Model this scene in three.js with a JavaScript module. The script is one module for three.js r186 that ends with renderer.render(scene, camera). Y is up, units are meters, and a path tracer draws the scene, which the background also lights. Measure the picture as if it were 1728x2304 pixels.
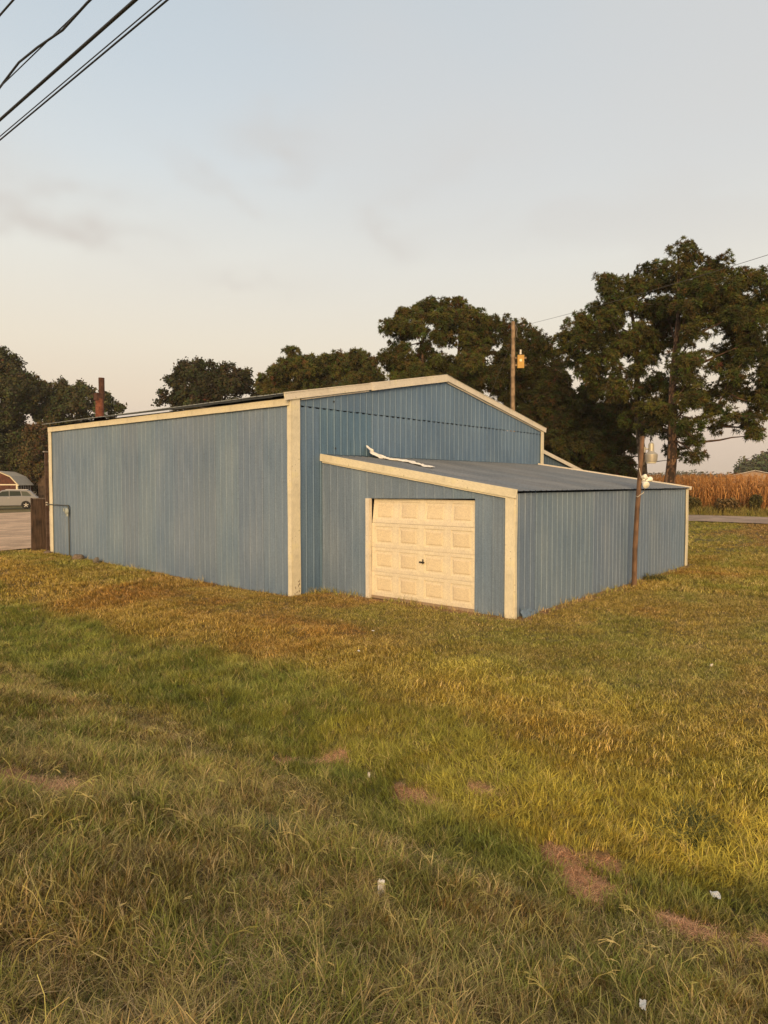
import * as THREE from 'three';
import { mergeGeometries } from 'three/addons/utils/BufferGeometryUtils.js';
import { RoundedBoxGeometry } from 'three/addons/geometries/RoundedBoxGeometry.js';

// ───────────────────────────── camera, sky, sun, exposure ─────────────────────────────
const scene = new THREE.Scene();
const camera = new THREE.PerspectiveCamera(74.6, 0.75, 0.1, 3000);
camera.position.set(-10.08, 2.53, 11.28);
camera.lookAt(-10.08 + 0.7624, 2.53 - 0.0427, 11.28 - 0.6457);
const renderer = new THREE.WebGLRenderer({ antialias: true });
renderer.toneMapping = THREE.LinearToneMapping;
renderer.toneMappingExposure = 1.0;
renderer.shadowMap.enabled = true;

const V = (x, y, z) => new THREE.Vector3(x, y, z);
const { clamp, lerp, smoothstep } = THREE.MathUtils;
function rng(seed) { let s = seed >>> 0; return () => { s = (s + 0x6d2b79f5) | 0; let t = Math.imul(s ^ (s >>> 15), 1 | s); t = (t + Math.imul(t ^ (t >>> 7), 61 | t)) ^ t; return ((t ^ (t >>> 14)) >>> 0) / 4294967296; }; }
function h2(x, y) { let h = Math.imul(x | 0, 374761393) + Math.imul(y | 0, 668265263); h = Math.imul(h ^ (h >>> 13), 1274126177); return ((h ^ (h >>> 16)) >>> 0) / 4294967296; }
function vnoise(x, y, px = 0, py = 0) {
  const ix = Math.floor(x), iy = Math.floor(y), fx = x - ix, fy = y - iy, u = fx * fx * (3 - 2 * fx), v = fy * fy * (3 - 2 * fy);
  const w = (a, p) => (p ? ((a % p) + p) % p : a), g = (a, b) => h2(w(a, px), w(b, py));
  return lerp(lerp(g(ix, iy), g(ix + 1, iy), u), lerp(g(ix, iy + 1), g(ix + 1, iy + 1), u), v);
}
function fbm(x, y, o = 4, px = 0, py = 0) { let s = 0, a = 0.5, n = 0; for (let i = 0; i < o; i++) { s += a * vnoise(x + i * 17 * (px ? 0 : 1), y, px, py); n += a; x *= 2; y *= 2; px *= 2; py *= 2; a *= 0.5; } return s / n; }

const SUN = V(-0.8, 0.27, 0.55).normalize();
function lin(r, g, b) { const f = (c) => { c /= 255; return c < 0.04045 ? c / 12.92 : Math.pow((c + 0.055) / 1.055, 2.4); }; return [f(r), f(g), f(b)]; }
{
  const W = 1024, H = 512, data = new Float32Array(W * H * 4);
  const stops = [[-5, lin(196, 176, 156)], [0, lin(207, 189, 171)], [3.5, lin(222, 202, 182)], [7, lin(233, 216, 193)], [11, lin(236, 226, 207)], [17.6, lin(231, 230, 222)], [24, lin(215, 222, 225)], [30, lin(202, 213, 221)], [36, lin(193, 206, 216)], [60, lin(172, 184, 196)], [90, lin(164, 177, 190)]];
  const at = (e) => { for (let i = 1; i < stops.length; i++) if (e <= stops[i][0]) { const k = clamp((e - stops[i - 1][0]) / (stops[i][0] - stops[i - 1][0]), 0, 1); return stops[i - 1][1].map((c, j) => lerp(c, stops[i][1][j], k)); } return stops[stops.length - 1][1]; };
  const cloud = lin(204, 196, 189);
  for (let r = 0; r < H; r++) {
    const e = ((r + 0.5) / H - 0.5) * 180, er = e * Math.PI / 180, base = at(Math.max(e, -5));
    for (let c = 0; c < W; c++) {
      const a = ((c + 0.5) / W - 0.5) * 2 * Math.PI, x = Math.cos(a) * Math.cos(er), y = Math.sin(er), z = Math.sin(a) * Math.cos(er);
      let col = base.slice();
      if (e > 0) {
        const k = 1 / (y + 0.18), px = x * k, pz = z * k;
        const wx = fbm(px * 1.3 + 7, pz * 1.3 + 3, 4), wz = fbm(px * 1.3 - 9, pz * 1.3 + 13, 4);
        const n = fbm(px * 1.9 + wx * 1.6 + 3, pz * 1.1 + wz * 1.6 + 5, 6), v = fbm(px * 0.8 + 20, pz * 0.8 - 4, 4);
        const m = smoothstep(n, 0.5, 0.72) * smoothstep(v, 0.38, 0.62) * smoothstep(e, 12, 20) * 0.4;
        const deg = a * 180 / Math.PI, veil = (smoothstep(fbm(px * 0.7 + 40, pz * 0.5 + 2, 5), 0.45, 0.75) * 0.25 + smoothstep(deg + (fbm(px * 2, pz * 2, 4) - 0.5) * 24, -56, -20) * 0.62) * smoothstep(e, 10, 28);
        let d = 0;                                                        // the thin evening clouds of this sky
        for (const [ca, ce, wa, we, s, tilt] of [[-67, 19.3, 7.5, 1.25, 0.75, -0.03], [-71, 21.5, 5, 2.2, 0.3, 0], [-49, 25.4, 3.6, 1.5, 0.5, -0.1], [-40.5, 20, 2.2, 1.2, 0.5, -0.5], [-54, 22.6, 4.2, 0.9, 0.35, -0.45], [-51.5, 15.9, 3, 0.3, 0.3, 0], [-37, 23.5, 6, 1.6, 0.25, 0.3]]) {
          const da = deg - ca, de = e - ce - tilt * da + (fbm(deg * 0.3, e * 0.6, 5) - 0.5) * 4.2;
          d = Math.max(d, s * Math.exp(-(da * da) / (wa * wa) - (de * de) / (we * we) * (de < 0 ? 2.2 : 0.7)) * (0.3 + 1.3 * fbm(deg * 0.6 + 9, e * 1.5, 5)));
        }
        const t = Math.min(0.8, m * 0.5 + d * 0.8);
        col = col.map((q, j) => lerp(q, cloud[j] * (0.96 + 0.1 * n), t));
        const warm = [0.68, 0.66, 0.635];
        col = col.map((q, j) => lerp(q, warm[j], veil));
      }
      const dot = x * SUN.x + y * SUN.y + z * SUN.z, ang = Math.acos(clamp(dot, -1, 1)) * 180 / Math.PI;
      const low = Math.exp(-Math.max(e, 0) / 30), g = Math.exp(-(ang * ang) / (34 * 34)) * 0.9 + Math.exp(-(ang * ang) / (75 * 75)) * 0.22 * low;
      col[0] += g * 1.0; col[1] += g * 0.62; col[2] += g * 0.3;
      const o = (r * W + c) * 4; data[o] = col[0]; data[o + 1] = col[1]; data[o + 2] = col[2]; data[o + 3] = 1;
    }
  }
  const sky = new THREE.DataTexture(data, W, H, THREE.RGBAFormat, THREE.FloatType);
  sky.mapping = THREE.EquirectangularReflectionMapping; sky.magFilter = sky.minFilter = THREE.LinearFilter; sky.wrapS = THREE.RepeatWrapping; sky.needsUpdate = true; sky.name = 'sky';
  scene.background = sky; scene.environment = sky;
}
scene.fog = new THREE.FogExp2(new THREE.Color(0.9, 0.83, 0.74), 0.0003);
const sun = new THREE.DirectionalLight(new THREE.Color(1, 0.68, 0.33), 3.4);
sun.position.copy(SUN).multiplyScalar(120); sun.target.position.set(0, 0, 0);
sun.castShadow = true; sun.shadow.radius = 55; sun.shadow.mapSize.set(4096, 4096);
Object.assign(sun.shadow.camera, { left: -90, right: 90, top: 90, bottom: -90, near: 1, far: 320 });
scene.add(sun, sun.target);

// ───────────────────────────── helpers ─────────────────────────────
const used = {};
function numbered(n) { used[n] = (used[n] ?? -1) + 1; return used[n] ? n + '_' + String(used[n]).padStart(3, '0') : n; }
function tag(o, label, category, group, kind) { if (label) o.userData.label = label; if (category) o.userData.category = category; if (group) o.userData.group = group; if (kind) o.userData.kind = kind; return o; }
function lit(m) { m.castShadow = m.receiveShadow = true; return m; }
function thing(name, label, category, p = [0, 0, 0], turn = 0, group) { const o = new THREE.Group(); o.name = numbered(name); o.position.set(...p); o.rotation.y = turn; scene.add(o); return tag(o, label, category, group); }
function part(name, geo, mat, parent) { const m = lit(new THREE.Mesh(Array.isArray(geo) ? merge(geo) : geo, mat)); m.name = parent === scene ? numbered(name) : name; parent.add(m); return m; }
function merge(list) { return mergeGeometries(list.map((g) => { const n = g.index ? g.toNonIndexed() : g; for (const k of Object.keys(n.attributes)) if (!['position', 'normal', 'uv'].includes(k)) n.deleteAttribute(k); return n; })); }
function tri(pos, uv) { const g = new THREE.BufferGeometry(); g.setAttribute('position', new THREE.Float32BufferAttribute(pos, 3)); g.setAttribute('uv', new THREE.Float32BufferAttribute(uv ?? new Array(pos.length / 3 * 2).fill(0), 2)); g.computeVertexNormals(); return g; }
function metreUV(g) {                                                  // uv in metres from the dominant axis of each face
  const n = g.index ? g.toNonIndexed() : g, p = n.attributes.position, q = n.attributes.normal, uv = new Float32Array(p.count * 2);
  for (let i = 0; i < p.count; i++) { const ax = Math.abs(q.getX(i)), ay = Math.abs(q.getY(i)), az = Math.abs(q.getZ(i)); const [a, b] = ay > ax && ay > az ? [p.getX(i), p.getZ(i)] : ax > az ? [p.getZ(i), p.getY(i)] : [p.getX(i), p.getY(i)]; uv[i * 2] = a; uv[i * 2 + 1] = b; }
  n.setAttribute('uv', new THREE.BufferAttribute(uv, 2)); return n;
}
function box(x0, x1, y0, y1, z0, z1, r = 0.004) { const w = x1 - x0, h = y1 - y0, d = z1 - z0, g = r ? new RoundedBoxGeometry(w, h, d, 1, Math.min(r, w / 3, h / 3, d / 3)) : new THREE.BoxGeometry(w, h, d); g.translate((x0 + x1) / 2, (y0 + y1) / 2, (z0 + z1) / 2); return metreUV(g); }
const wr = rng(99);
function bar(a, b, w, h, up = V(0, 1, 0), wob = 0.003, seg = 14) {      // sheet-metal trim from a to b, w across, h along up
  const d = b.clone().sub(a), L = d.length(), g = new THREE.BoxGeometry(w, h, L, 1, 2, seg), p = g.attributes.position, z = d.normalize(), x = up.clone().cross(z).normalize(), y = z.clone().cross(x), s = wr() * 99;
  for (let i = 0; i < p.count; i++) { const k = p.getZ(i) * 1.7; p.setX(i, p.getX(i) + (vnoise(k + s, p.getY(i) * 9 + 3) - 0.5) * 2 * wob); p.setY(i, p.getY(i) + (vnoise(k + s + 50, p.getY(i) * 5) - 0.5) * 2 * wob); }
  const uv = g.attributes.uv; for (let i = 0; i < p.count; i++) uv.setXY(i, p.getX(i) + p.getY(i), p.getZ(i) + s);
  g.applyMatrix4(new THREE.Matrix4().makeBasis(x, y, z).setPosition(a.clone().add(b).multiplyScalar(0.5))); g.computeVertexNormals(); return g;
}
function tube(pts, radii, seg = 8, closed = false) {                    // tapered tube through points
  const pos = [], uv = [], ring = [], n = pts.length, up = V(0.31, 0.9, 0.17).normalize();
  for (let i = 0; i < n; i++) {
    const t = pts[Math.min(i + 1, n - 1)].clone().sub(pts[Math.max(i - 1, 0)]).normalize(); let x = up.clone().cross(t); if (x.length() < 0.05) x = V(1, 0, 0).cross(t); x.normalize(); const y = t.clone().cross(x), r = Array.isArray(radii) ? radii[i] : lerp(radii, radii, 0);
    ring.push(Array.from({ length: seg + 1 }, (_, k) => { const a = k / seg * 2 * Math.PI; return pts[i].clone().addScaledVector(x, Math.cos(a) * r).addScaledVector(y, Math.sin(a) * r); }));
  }
  let len = 0; const ls = pts.map((p, i) => (len += i ? p.distanceTo(pts[i - 1]) : 0));
  const idx = [], nv = []; for (let i = 0; i < n; i++) for (let k = 0; k <= seg; k++) { const p = ring[i][k]; nv.push(p.x, p.y, p.z); uv.push(k / seg * 0.5, ls[i]); }
  for (let i = 0; i + 1 < n; i++) for (let k = 0; k < seg; k++) { const a = i * (seg + 1) + k, b = a + seg + 1; idx.push(a, a + 1, b, b, a + 1, b + 1); }
  const g = new THREE.BufferGeometry(); g.setAttribute('position', new THREE.Float32BufferAttribute(nv, 3)); g.setAttribute('uv', new THREE.Float32BufferAttribute(uv, 2)); g.setIndex(idx); g.computeVertexNormals(); return g;
}
const cyl = (r0, r1, h, x, y, z, seg = 16) => new THREE.CylinderGeometry(r1, r0, h, seg).translate(x, y + h / 2, z);

// ───────────────────────────── textures ─────────────────────────────
function texture(n, rep, f, srgb = true) {
  const d = new Uint8Array(n * n * 4);
  for (let y = 0; y < n; y++) for (let x = 0; x < n; x++) { const c = f(x / n, y / n), o = (y * n + x) * 4; const t = Array.isArray(c) ? c : [c, c, c]; for (let k = 0; k < 3; k++) d[o + k] = clamp(t[k], 0, 1) * 255; d[o + 3] = 255; }
  const t = new THREE.DataTexture(d, n, n); t.wrapS = t.wrapT = THREE.RepeatWrapping; t.magFilter = THREE.LinearFilter; t.minFilter = THREE.LinearMipmapLinearFilter; t.generateMipmaps = true; t.repeat.set(rep, rep); if (srgb) t.colorSpace = THREE.SRGBColorSpace; t.needsUpdate = true; return t;
}
// chalky sheet paint: fine grain, downward streaks, a few rubbed and bare spots; 3.2 m a tile
const paintTex = texture(1024, 1 / 3.2, (u, v) => {
  const streak = fbm(u * 160, v * 5, 3, 160, 5), broad = fbm(u * 9, v * 3, 4, 9, 3), grain = fbm(u * 220, v * 220, 2, 220, 220), spot = vnoise(u * 90, v * 70, 90, 70);
  let k = 0.88 + (streak - 0.5) * 0.11 + (broad - 0.5) * 0.12 + (grain - 0.5) * 0.16; if (spot > 0.965) k -= 0.1;
  return [k * (1 + (broad - 0.5) * 0.06), k, k * (1 - (broad - 0.5) * 0.06)];
});
const trimTex = texture(512, 1 / 1.6, (u, v) => {
  const b = fbm(u * 7, v * 7, 5, 7, 7), f = fbm(u * 120, v * 40, 3, 120, 40), s = fbm(u * 40, v * 40, 3, 40, 40), k = 0.93 + (f - 0.5) * 0.1 + (b - 0.5) * 0.12, chip = s > 0.8 && b > 0.5 ? 0.2 : 0;
  return [k - chip, k - 0.01 - chip * 1.05, k - 0.04 - chip * 1.1 - (b > 0.6 ? 0.03 : 0)];
});
const doorTex = texture(512, 1 / 1.3, (u, v) => { const b = fbm(u * 6, v * 6, 5, 6, 6), f = fbm(u * 90, v * 90, 3, 90, 90), k = 0.93 + (f - 0.5) * 0.16 + (b - 0.5) * 0.1; return [k, k - 0.015, k - 0.05 * b]; });
const woodTex = texture(512, 1, (u, v) => { const g = fbm(u * 60, v * 3, 4, 60, 3), b = fbm(u * 5, v * 5, 4, 5, 5), k = 0.55 + g * 0.55 + (b - 0.5) * 0.4; return [k, k * 0.97, k * 0.93]; });
const barkTex = texture(512, 1 / 1.2, (u, v) => { const g = fbm(u * 26, v * 7, 4, 26, 7), k = 0.45 + smoothstep(g, 0.35, 0.65) * 0.6; return [k, k * 0.96, k * 0.92]; });
const rustTex = texture(256, 1, (u, v) => { const g = fbm(u * 12, v * 12, 5, 12, 12), k = 0.6 + g * 0.6; return [k, k * (0.85 + g * 0.2), k * (0.8 + 0.2 * g)]; });
const soilTex = texture(1024, 1 / 2.4, (u, v) => { const f = fbm(u * 150, v * 150, 3, 150, 150), b = fbm(u * 12, v * 12, 4, 12, 12), k = 0.62 + f * 0.5 + (b - 0.5) * 0.35; return [k, k, k * 0.97]; });
const gravelTex = texture(1024, 1 / 5, (u, v) => { const f = fbm(u * 190, v * 190, 2, 190, 190), b = fbm(u * 7, v * 7, 5, 7, 7), k = 0.7 + f * 0.3 + (b - 0.5) * 0.35; return [k, k * 0.985, k * 0.97]; });
const mat = (r, g, b, o = {}) => new THREE.MeshStandardMaterial({ color: new THREE.Color().setRGB(r, g, b), roughness: 0.9, side: THREE.DoubleSide, ...o });
const BLUE = [0.195, 0.272, 0.38];
const wallBlues = [1, 0.95, 1.04, 0.98, 1.02].map((k, i) => mat(BLUE[0] * k * (1 + (i % 2) * 0.03), BLUE[1] * k, BLUE[2] * k * (1 - (i % 3) * 0.02), { map: paintTex, roughness: 0.62, bumpMap: paintTex, bumpScale: 0.002 }));
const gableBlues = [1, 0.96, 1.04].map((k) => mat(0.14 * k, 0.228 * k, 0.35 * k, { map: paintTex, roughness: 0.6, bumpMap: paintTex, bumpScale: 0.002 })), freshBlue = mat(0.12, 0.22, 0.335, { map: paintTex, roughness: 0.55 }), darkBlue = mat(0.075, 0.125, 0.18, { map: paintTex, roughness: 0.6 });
const shedRoofMats = [1, 0.93, 1.06].map((k) => mat(0.19 * k, 0.215 * k, 0.25 * k, { map: paintTex, roughness: 0.6, metalness: 0.1 }));
const roofMetal = mat(0.4, 0.4, 0.37, { map: trimTex, roughness: 0.5, metalness: 0.4 });
const cream = mat(0.8, 0.745, 0.6, { map: trimTex, roughness: 0.6, bumpMap: trimTex, bumpScale: 0.003 }), creamPale = mat(0.8, 0.74, 0.66, { map: trimTex, roughness: 0.6, bumpMap: trimTex, bumpScale: 0.003 });
const doorCream = mat(0.82, 0.75, 0.575, { map: doorTex, roughness: 0.6, bumpMap: doorTex, bumpScale: 0.003 });
const doorDirty = mat(0.78, 0.68, 0.49, { map: doorTex, roughness: 0.65, bumpMap: doorTex, bumpScale: 0.005 });
const darkMetal = mat(0.04, 0.035, 0.03, { roughness: 0.6, metalness: 0.5 }), woodMat = mat(0.23, 0.14, 0.09, { map: woodTex, bumpMap: woodTex, bumpScale: 0.008 }), poleMat = mat(0.38, 0.28, 0.19, { map: woodTex, bumpMap: woodTex, bumpScale: 0.01 }), barkMat = mat(0.17, 0.1, 0.06, { map: barkTex, bumpMap: barkTex, bumpScale: 0.03 }), greyBark = mat(0.12, 0.1, 0.08, { map: barkTex, bumpMap: barkTex, bumpScale: 0.03 });

// ───────────────────────────── the ground ─────────────────────────────
const HX = [-60, -14, -11.5, -10, -8.5, -7, -6, -5.2, -4.4, -3.4, -2, -0.5, 11, 20, 29, 60, 500], HY = [1.2, 1.15, 1.05, 0.87, 0.45, 0, -0.27, -0.36, -0.3, -0.12, -0.03, 0, 0, 0.15, 0.42, 0.45, 0.5];
function height(x, z, rough = true) {
  let i = 1; while (i < HX.length - 1 && x > HX[i]) i++;
  const k = clamp((x - HX[i - 1]) / (HX[i] - HX[i - 1]), 0, 1); let h = lerp(HY[i - 1], HY[i], k);
  h += 0.17 * smoothstep(-z, 1, 13) * smoothstep(x, -6, -1) * (1 - smoothstep(x, 14, 26));
  if (rough) { const q = 1 - smoothstep(x, -2.5, -0.5) * 0.75; h += ((fbm(x * 0.8 + 50, z * 0.8 + 9, 3) - 0.5) * 0.2 + (fbm(x * 2.6 + 5, z * 2.6 - 9, 3) - 0.5) * 0.13) * q * (x < 30 ? 1 : 0.2); }
  return h;
}
// what grows where: the bank by the road, the wet ditch, its dry lip, the mown lawn
const C3 = (r, g, b) => [r, g, b], mix3 = (a, b, k) => a.map((q, i) => lerp(q, b[i], k));
const G = { deep: C3(0.125, 0.15, 0.03), green: C3(0.22, 0.225, 0.045), lime: C3(0.44, 0.345, 0.055), gold: C3(0.42, 0.265, 0.055), rust: C3(0.3, 0.145, 0.042), olive: C3(0.275, 0.22, 0.054), straw: C3(0.46, 0.33, 0.14), brown: C3(0.25, 0.15, 0.058) };
const blob = (x, z, cx, cz, rx, rz) => Math.exp(-((x - cx) ** 2) / (rx * rx) - ((z - cz) ** 2) / (rz * rz));
function cover(x, z) {
  const wob = (fbm(x * 0.35 + 3, z * 0.35 + 8, 4) - 0.5) * 1.5, xx = x + wob, n1 = fbm(x * 0.9 + 30, z * 0.9, 4), n2 = fbm(x * 0.28 - 8, z * 0.28 + 40, 3), n3 = fbm(x * 2.6, z * 2.6 + 70, 3);
  const bank = 1 - smoothstep(xx, -6.6, -5.4), ditch = smoothstep(xx, -6.3, -5.2) * (1 - smoothstep(xx, -4.1, -3.3)), lip = smoothstep(xx, -4.2, -3.4) * (1 - smoothstep(xx, -2.6, -1.6));
  let c = mix3(G.olive, G.gold, smoothstep(n2, 0.35, 0.72) * 0.3); c = mix3(c, G.green, smoothstep(n1, 0.42, 0.7) * 0.7); c = mix3(c, G.rust, smoothstep(fbm(x * 0.6 - 20, z * 0.6 + 11, 3), 0.55, 0.78) * 0.5);
  const rustSpots = Math.min(1, blob(x, z, -1.9, 2.4, 0.8, 1.7) + blob(x, z, -2.2, -3.2, 0.8, 2) * 0.9 + blob(x, z, -0.8, 0.8, 0.6, 1.4) * 0.3 + blob(x, z, 12, 5, 2.2, 0.7) * 0.4);
  c = mix3(c, G.rust, rustSpots * 0.75);
  const dry = mix3(G.gold, G.lime, smoothstep(z, 3, 7)); c = mix3(c, dry, lip * (0.2 + 0.55 * n1));
  const wet = mix3(mix3(G.deep, G.green, smoothstep(n3, 0.35, 0.65)), G.lime, smoothstep(z, 4.5, 8) * (0.55 + 0.45 * smoothstep(n1, 0.35, 0.6)) * smoothstep(xx, -5.5, -4.7)); c = mix3(c, wet, ditch * 0.95);
  let b = mix3(G.olive, G.brown, smoothstep(n1, 0.4, 0.65) * 0.7); b = mix3(b, G.straw, smoothstep(n3, 0.5, 0.75) * 0.45); b = mix3(b, G.green, smoothstep(fbm(x * 0.7 + 90, z * 0.7, 3), 0.45, 0.68) * 0.65); b = mix3(b, G.deep, smoothstep(fbm(x * 1.1 + 10, z * 1.1 - 30, 3), 0.58, 0.75) * 0.7);
  c = mix3(c, b, bank);
  if (x > 14) c = mix3(c, mix3(G.green, G.brown, smoothstep(fbm(x * 0.25, z * 0.5, 4), 0.4, 0.65)), smoothstep(x, 14, 22) * 0.8);
  return { c, bank, ditch, lip };
}
const dirtSpots = [[-5.25, 6.4, 0.4, 0.3], [-5.6, 6.1, 0.25, 0.16], [-5.3, 7.6, 0.14, 0.3], [-4.86, 8.0, 0.12, 0.2], [-5.36, 9.05, 0.2, 0.26], [-5.58, 9.32, 0.16, 0.2], [-5.2, 9.35, 0.14, 0.12], [-5.62, 10.15, 0.14, 0.35], [-5.5, 10.6, 0.22, 0.4], [-8.06, 6.09, 0.4, 0.3]];
const bare = (x, z) => { let d = 0; for (const [a, b, r, s] of dirtSpots) d = Math.max(d, blob(x, z, a, b, r, s)); return smoothstep(d + (fbm(x * 4.2, z * 4.2, 4) - 0.5) * 1.5, 0.46, 0.78); };
{
  const axis = (a, b, step, far0, far1) => { const l = []; for (let q = a; q <= b; q += step) l.push(q); let s = step, q = a; while (q > far0) { s *= 1.17; q -= s; l.unshift(q); } s = step; q = b; while (q < far1) { s *= 1.17; q += s; l.push(q); } return l; };
  const xs = axis(-12, 2, 0.13, -900, 1400), zs = axis(-6, 13, 0.15, -1300, 900), pos = [], col = [], uv = [], idx = [];
  for (const z of zs) for (const x of xs) {
    pos.push(x, height(x, z), z); uv.push(x, z);
    const far = Math.hypot(x + 10, z - 11); let c = far > 120 ? mix3(G.olive, G.brown, 0.4) : cover(x, z).c; const s = mix3(c.map((q) => q * 0.75), [0.13, 0.075, 0.042], 0.35); c = mix3(s, [0.56, 0.31, 0.165], bare(x, z) * 0.9);
    const base = Math.max(blob(x, 0, 0.1, 0, 0.35, 1) * (z < 0.3 && z > -12.3 ? 1 : 0), (x > 0.4 && x < 11.9 ? Math.exp(-((z - 5.2) ** 2) / 0.09) : 0), (z > 0.2 && z < 5 ? Math.exp(-((x - 0.85) ** 2) / 0.12) : 0));
    c = mix3(c, [0.4, 0.22, 0.12], Math.min(1, base) * 0.85); col.push(...c);
  }
  for (let j = 0; j + 1 < zs.length; j++) for (let i = 0; i + 1 < xs.length; i++) { const a = j * xs.length + i, b = a + xs.length; idx.push(a, b, a + 1, b, b + 1, a + 1); }
  const g = new THREE.BufferGeometry(); g.setAttribute('position', new THREE.Float32BufferAttribute(pos, 3)); g.setAttribute('color', new THREE.Float32BufferAttribute(col, 3)); g.setAttribute('uv', new THREE.Float32BufferAttribute(uv, 2)); g.setIndex(idx); g.computeVertexNormals();
  tag(part('ground', g, mat(1, 1, 1, { vertexColors: true, map: soilTex, bumpMap: soilTex, bumpScale: 0.02, roughness: 1 }), scene), 'uneven grassy ground with a shallow ditch', null, null, 'structure');
}
function strip(name, label, polyX, z0, z1, lift, material, step = 2) {   // a sheet over the ground between two x edges given as functions of z
  const pos = [], uv = [], idx = [], n = 14, rows = Math.ceil((z1 - z0) / step);
  for (let j = 0; j <= rows; j++) { const z = lerp(z0, z1, j / rows), [a, b] = polyX(z); for (let i = 0; i <= n; i++) { const x = lerp(a, b, i / n); pos.push(x, height(x, z, false) + lift, z); uv.push(x, z); } }
  for (let j = 0; j < rows; j++) for (let i = 0; i < n; i++) { const a = j * (n + 1) + i, b = a + n + 1; idx.push(a, b, a + 1, b, b + 1, a + 1); }
  const g = new THREE.BufferGeometry(); g.setAttribute('position', new THREE.Float32BufferAttribute(pos, 3)); g.setAttribute('uv', new THREE.Float32BufferAttribute(uv, 2)); g.setIndex(idx); g.computeVertexNormals();
  return tag(part(name, g, material, scene), label, null, null, 'structure');
}
strip('road', 'pale paved country road along the corn field', (z) => [28.9 + 0.16 * Math.sin(z * 0.9) * vnoise(z * 2, 3), 36.2], -140, 80, 0.05, mat(0.5, 0.37, 0.28, { map: gravelTex }), 1);
strip('gravel_lot', 'pale gravel lot behind the blue building', (z) => { const e = (fbm(z * 0.5, 4, 3) - 0.5) * 2.5; return [-8 + (-z - 14.8) * 0.16 + e, 21 + e]; }, -44.5, -13.8, 0.06, mat(0.72, 0.5, 0.32, { map: gravelTex, bumpMap: gravelTex, bumpScale: 0.02 }), 0.8);

// ───────────────────────────── ribbed steel buildings ─────────────────────────────
const RIB = 0.2286, SHEET = RIB * 4;
const sr = rng(7);
// One steel sheet: origin o, width along s, height along t, ribs along n. lo(s) and hi(s) give its ends along t.
function sheetGeo(o, s, t, n, s0, s1, lo, hi, lift) {
  const prof = [], k0 = Math.floor(s0 / RIB) - 1, ribH = 0.015;
  const add = (a, d) => { if (a > s0 - 1e-6 && a < s1 + 1e-6) prof.push([a, d]); };
  for (let k = k0; k * RIB < s1 + RIB; k++) { const c = k * RIB + 0.04; add(c - 0.022, 0); add(c - 0.009, ribH); add(c + 0.009, ribH); add(c + 0.022, 0); add(c + 0.075, 0); add(c + 0.083, 0.0025); add(c + 0.091, 0); add(c + 0.145, 0); add(c + 0.153, 0.0025); add(c + 0.161, 0); }
  const dAt = (a) => { for (let i = 1; i < prof.length; i++) if (prof[i][0] >= a && prof[i - 1][0] <= a) return lerp(prof[i - 1][1], prof[i][1], (a - prof[i - 1][0]) / (prof[i][0] - prof[i - 1][0])); return 0; };
  if (prof[0][0] > s0 + 1e-4) prof.unshift([s0, dAt(s0)]); if (prof[prof.length - 1][0] < s1 - 1e-4) prof.push([s1, dAt(s1)]);
  const rows = 9, P = (i, j) => { const [a, d] = prof[i], b = lerp(lo(a), hi(a), j / rows), dent = (fbm(a * 1.4 + o.x * 3 + o.z, b * 1.1 + o.z * 2, 3) - 0.5) * 0.011 + lift; return [o.clone().addScaledVector(s, a).addScaledVector(t, b).addScaledVector(n, d + dent), a, b]; };
  const pos = [], uv = [], grid = prof.map((_, i) => Array.from({ length: rows + 1 }, (_, j) => P(i, j)));
  for (let i = 0; i + 1 < prof.length; i++) for (let j = 0; j < rows; j++) for (const [p, a, b] of [grid[i][j], grid[i + 1][j], grid[i + 1][j + 1], grid[i][j], grid[i + 1][j + 1], grid[i][j + 1]]) { pos.push(p.x, p.y, p.z); uv.push(a + o.x, b + o.z); }
  return tri(pos, uv);
}
function sheets(parent, name, mats, o, s, t, n, from, to, lo, hi, lift = 0, each) {
  let k = 0;
  for (let a = from; a < to - 0.02; k++) { const b = Math.min(to, (Math.floor(a / SHEET + 1e-6) + 1) * SHEET); const c = a; part(name, sheetGeo(o, s, t, n, c, b, lo, hi, lift + (k % 2) * 0.0025 + sr() * 0.001), each?.(c, k) ?? mats[Math.floor(sr() * mats.length)], parent); a = b; }
}
const X = V(1, 0, 0), Y = V(0, 1, 0), Z = V(0, 0, 1), nX = V(-1, 0, 0), nZ = V(0, 0, -1);
const LEN = 12, WID = 11.9, EAVE = 4.42, RIDGE = 5.5, LAP = 4.29, SLOPE = (5.62 - 4.5) / 6.11;
const roofY = (x) => 5.6 - Math.abs(x - 5.92) * SLOPE;
const main = thing('metal_building', 'large blue ribbed steel building with low gable roof and cream trim', 'building');
sheets(main, 'wall_panel', wallBlues, V(0, 0, 0), nZ, Y, nX, 0.03, LEN - 0.05, (a) => -0.12 + 0.02 * a / 3 + (vnoise(a * 2, 3) - 0.5) * 0.02, () => 4.4);
sheets(main, 'wall_panel', gableBlues, V(0, 0, 0), X, Y, Z, 0.03, WID, () => -0.12, (a) => { const q = (a / RIB) % 1; return q > 0.07 && q < 0.29 ? LAP + 0.04 : LAP - 0.04; }, 0, (a, k) => (a > 0.9 && a < 2.6 ? freshBlue : null));
sheets(main, 'gable_panel', gableBlues, V(0, 0, 0), X, Y, Z, 0.03, WID, (a) => LAP - 0.012 + (vnoise(a * 3, 8) - 0.5) * 0.012, (a) => roofY(a) - 0.04, 0.012, (a) => null);
sheets(main, 'wall_panel', wallBlues, V(WID, 0, 0), nZ, Y, X, 0.03, LEN - 0.05, () => -0.12, () => 4.42);
sheets(main, 'wall_panel', wallBlues, V(0, 0, -LEN), X, Y, nZ, 0.03, WID, () => -0.12, (a) => roofY(a) - 0.04);
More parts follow.
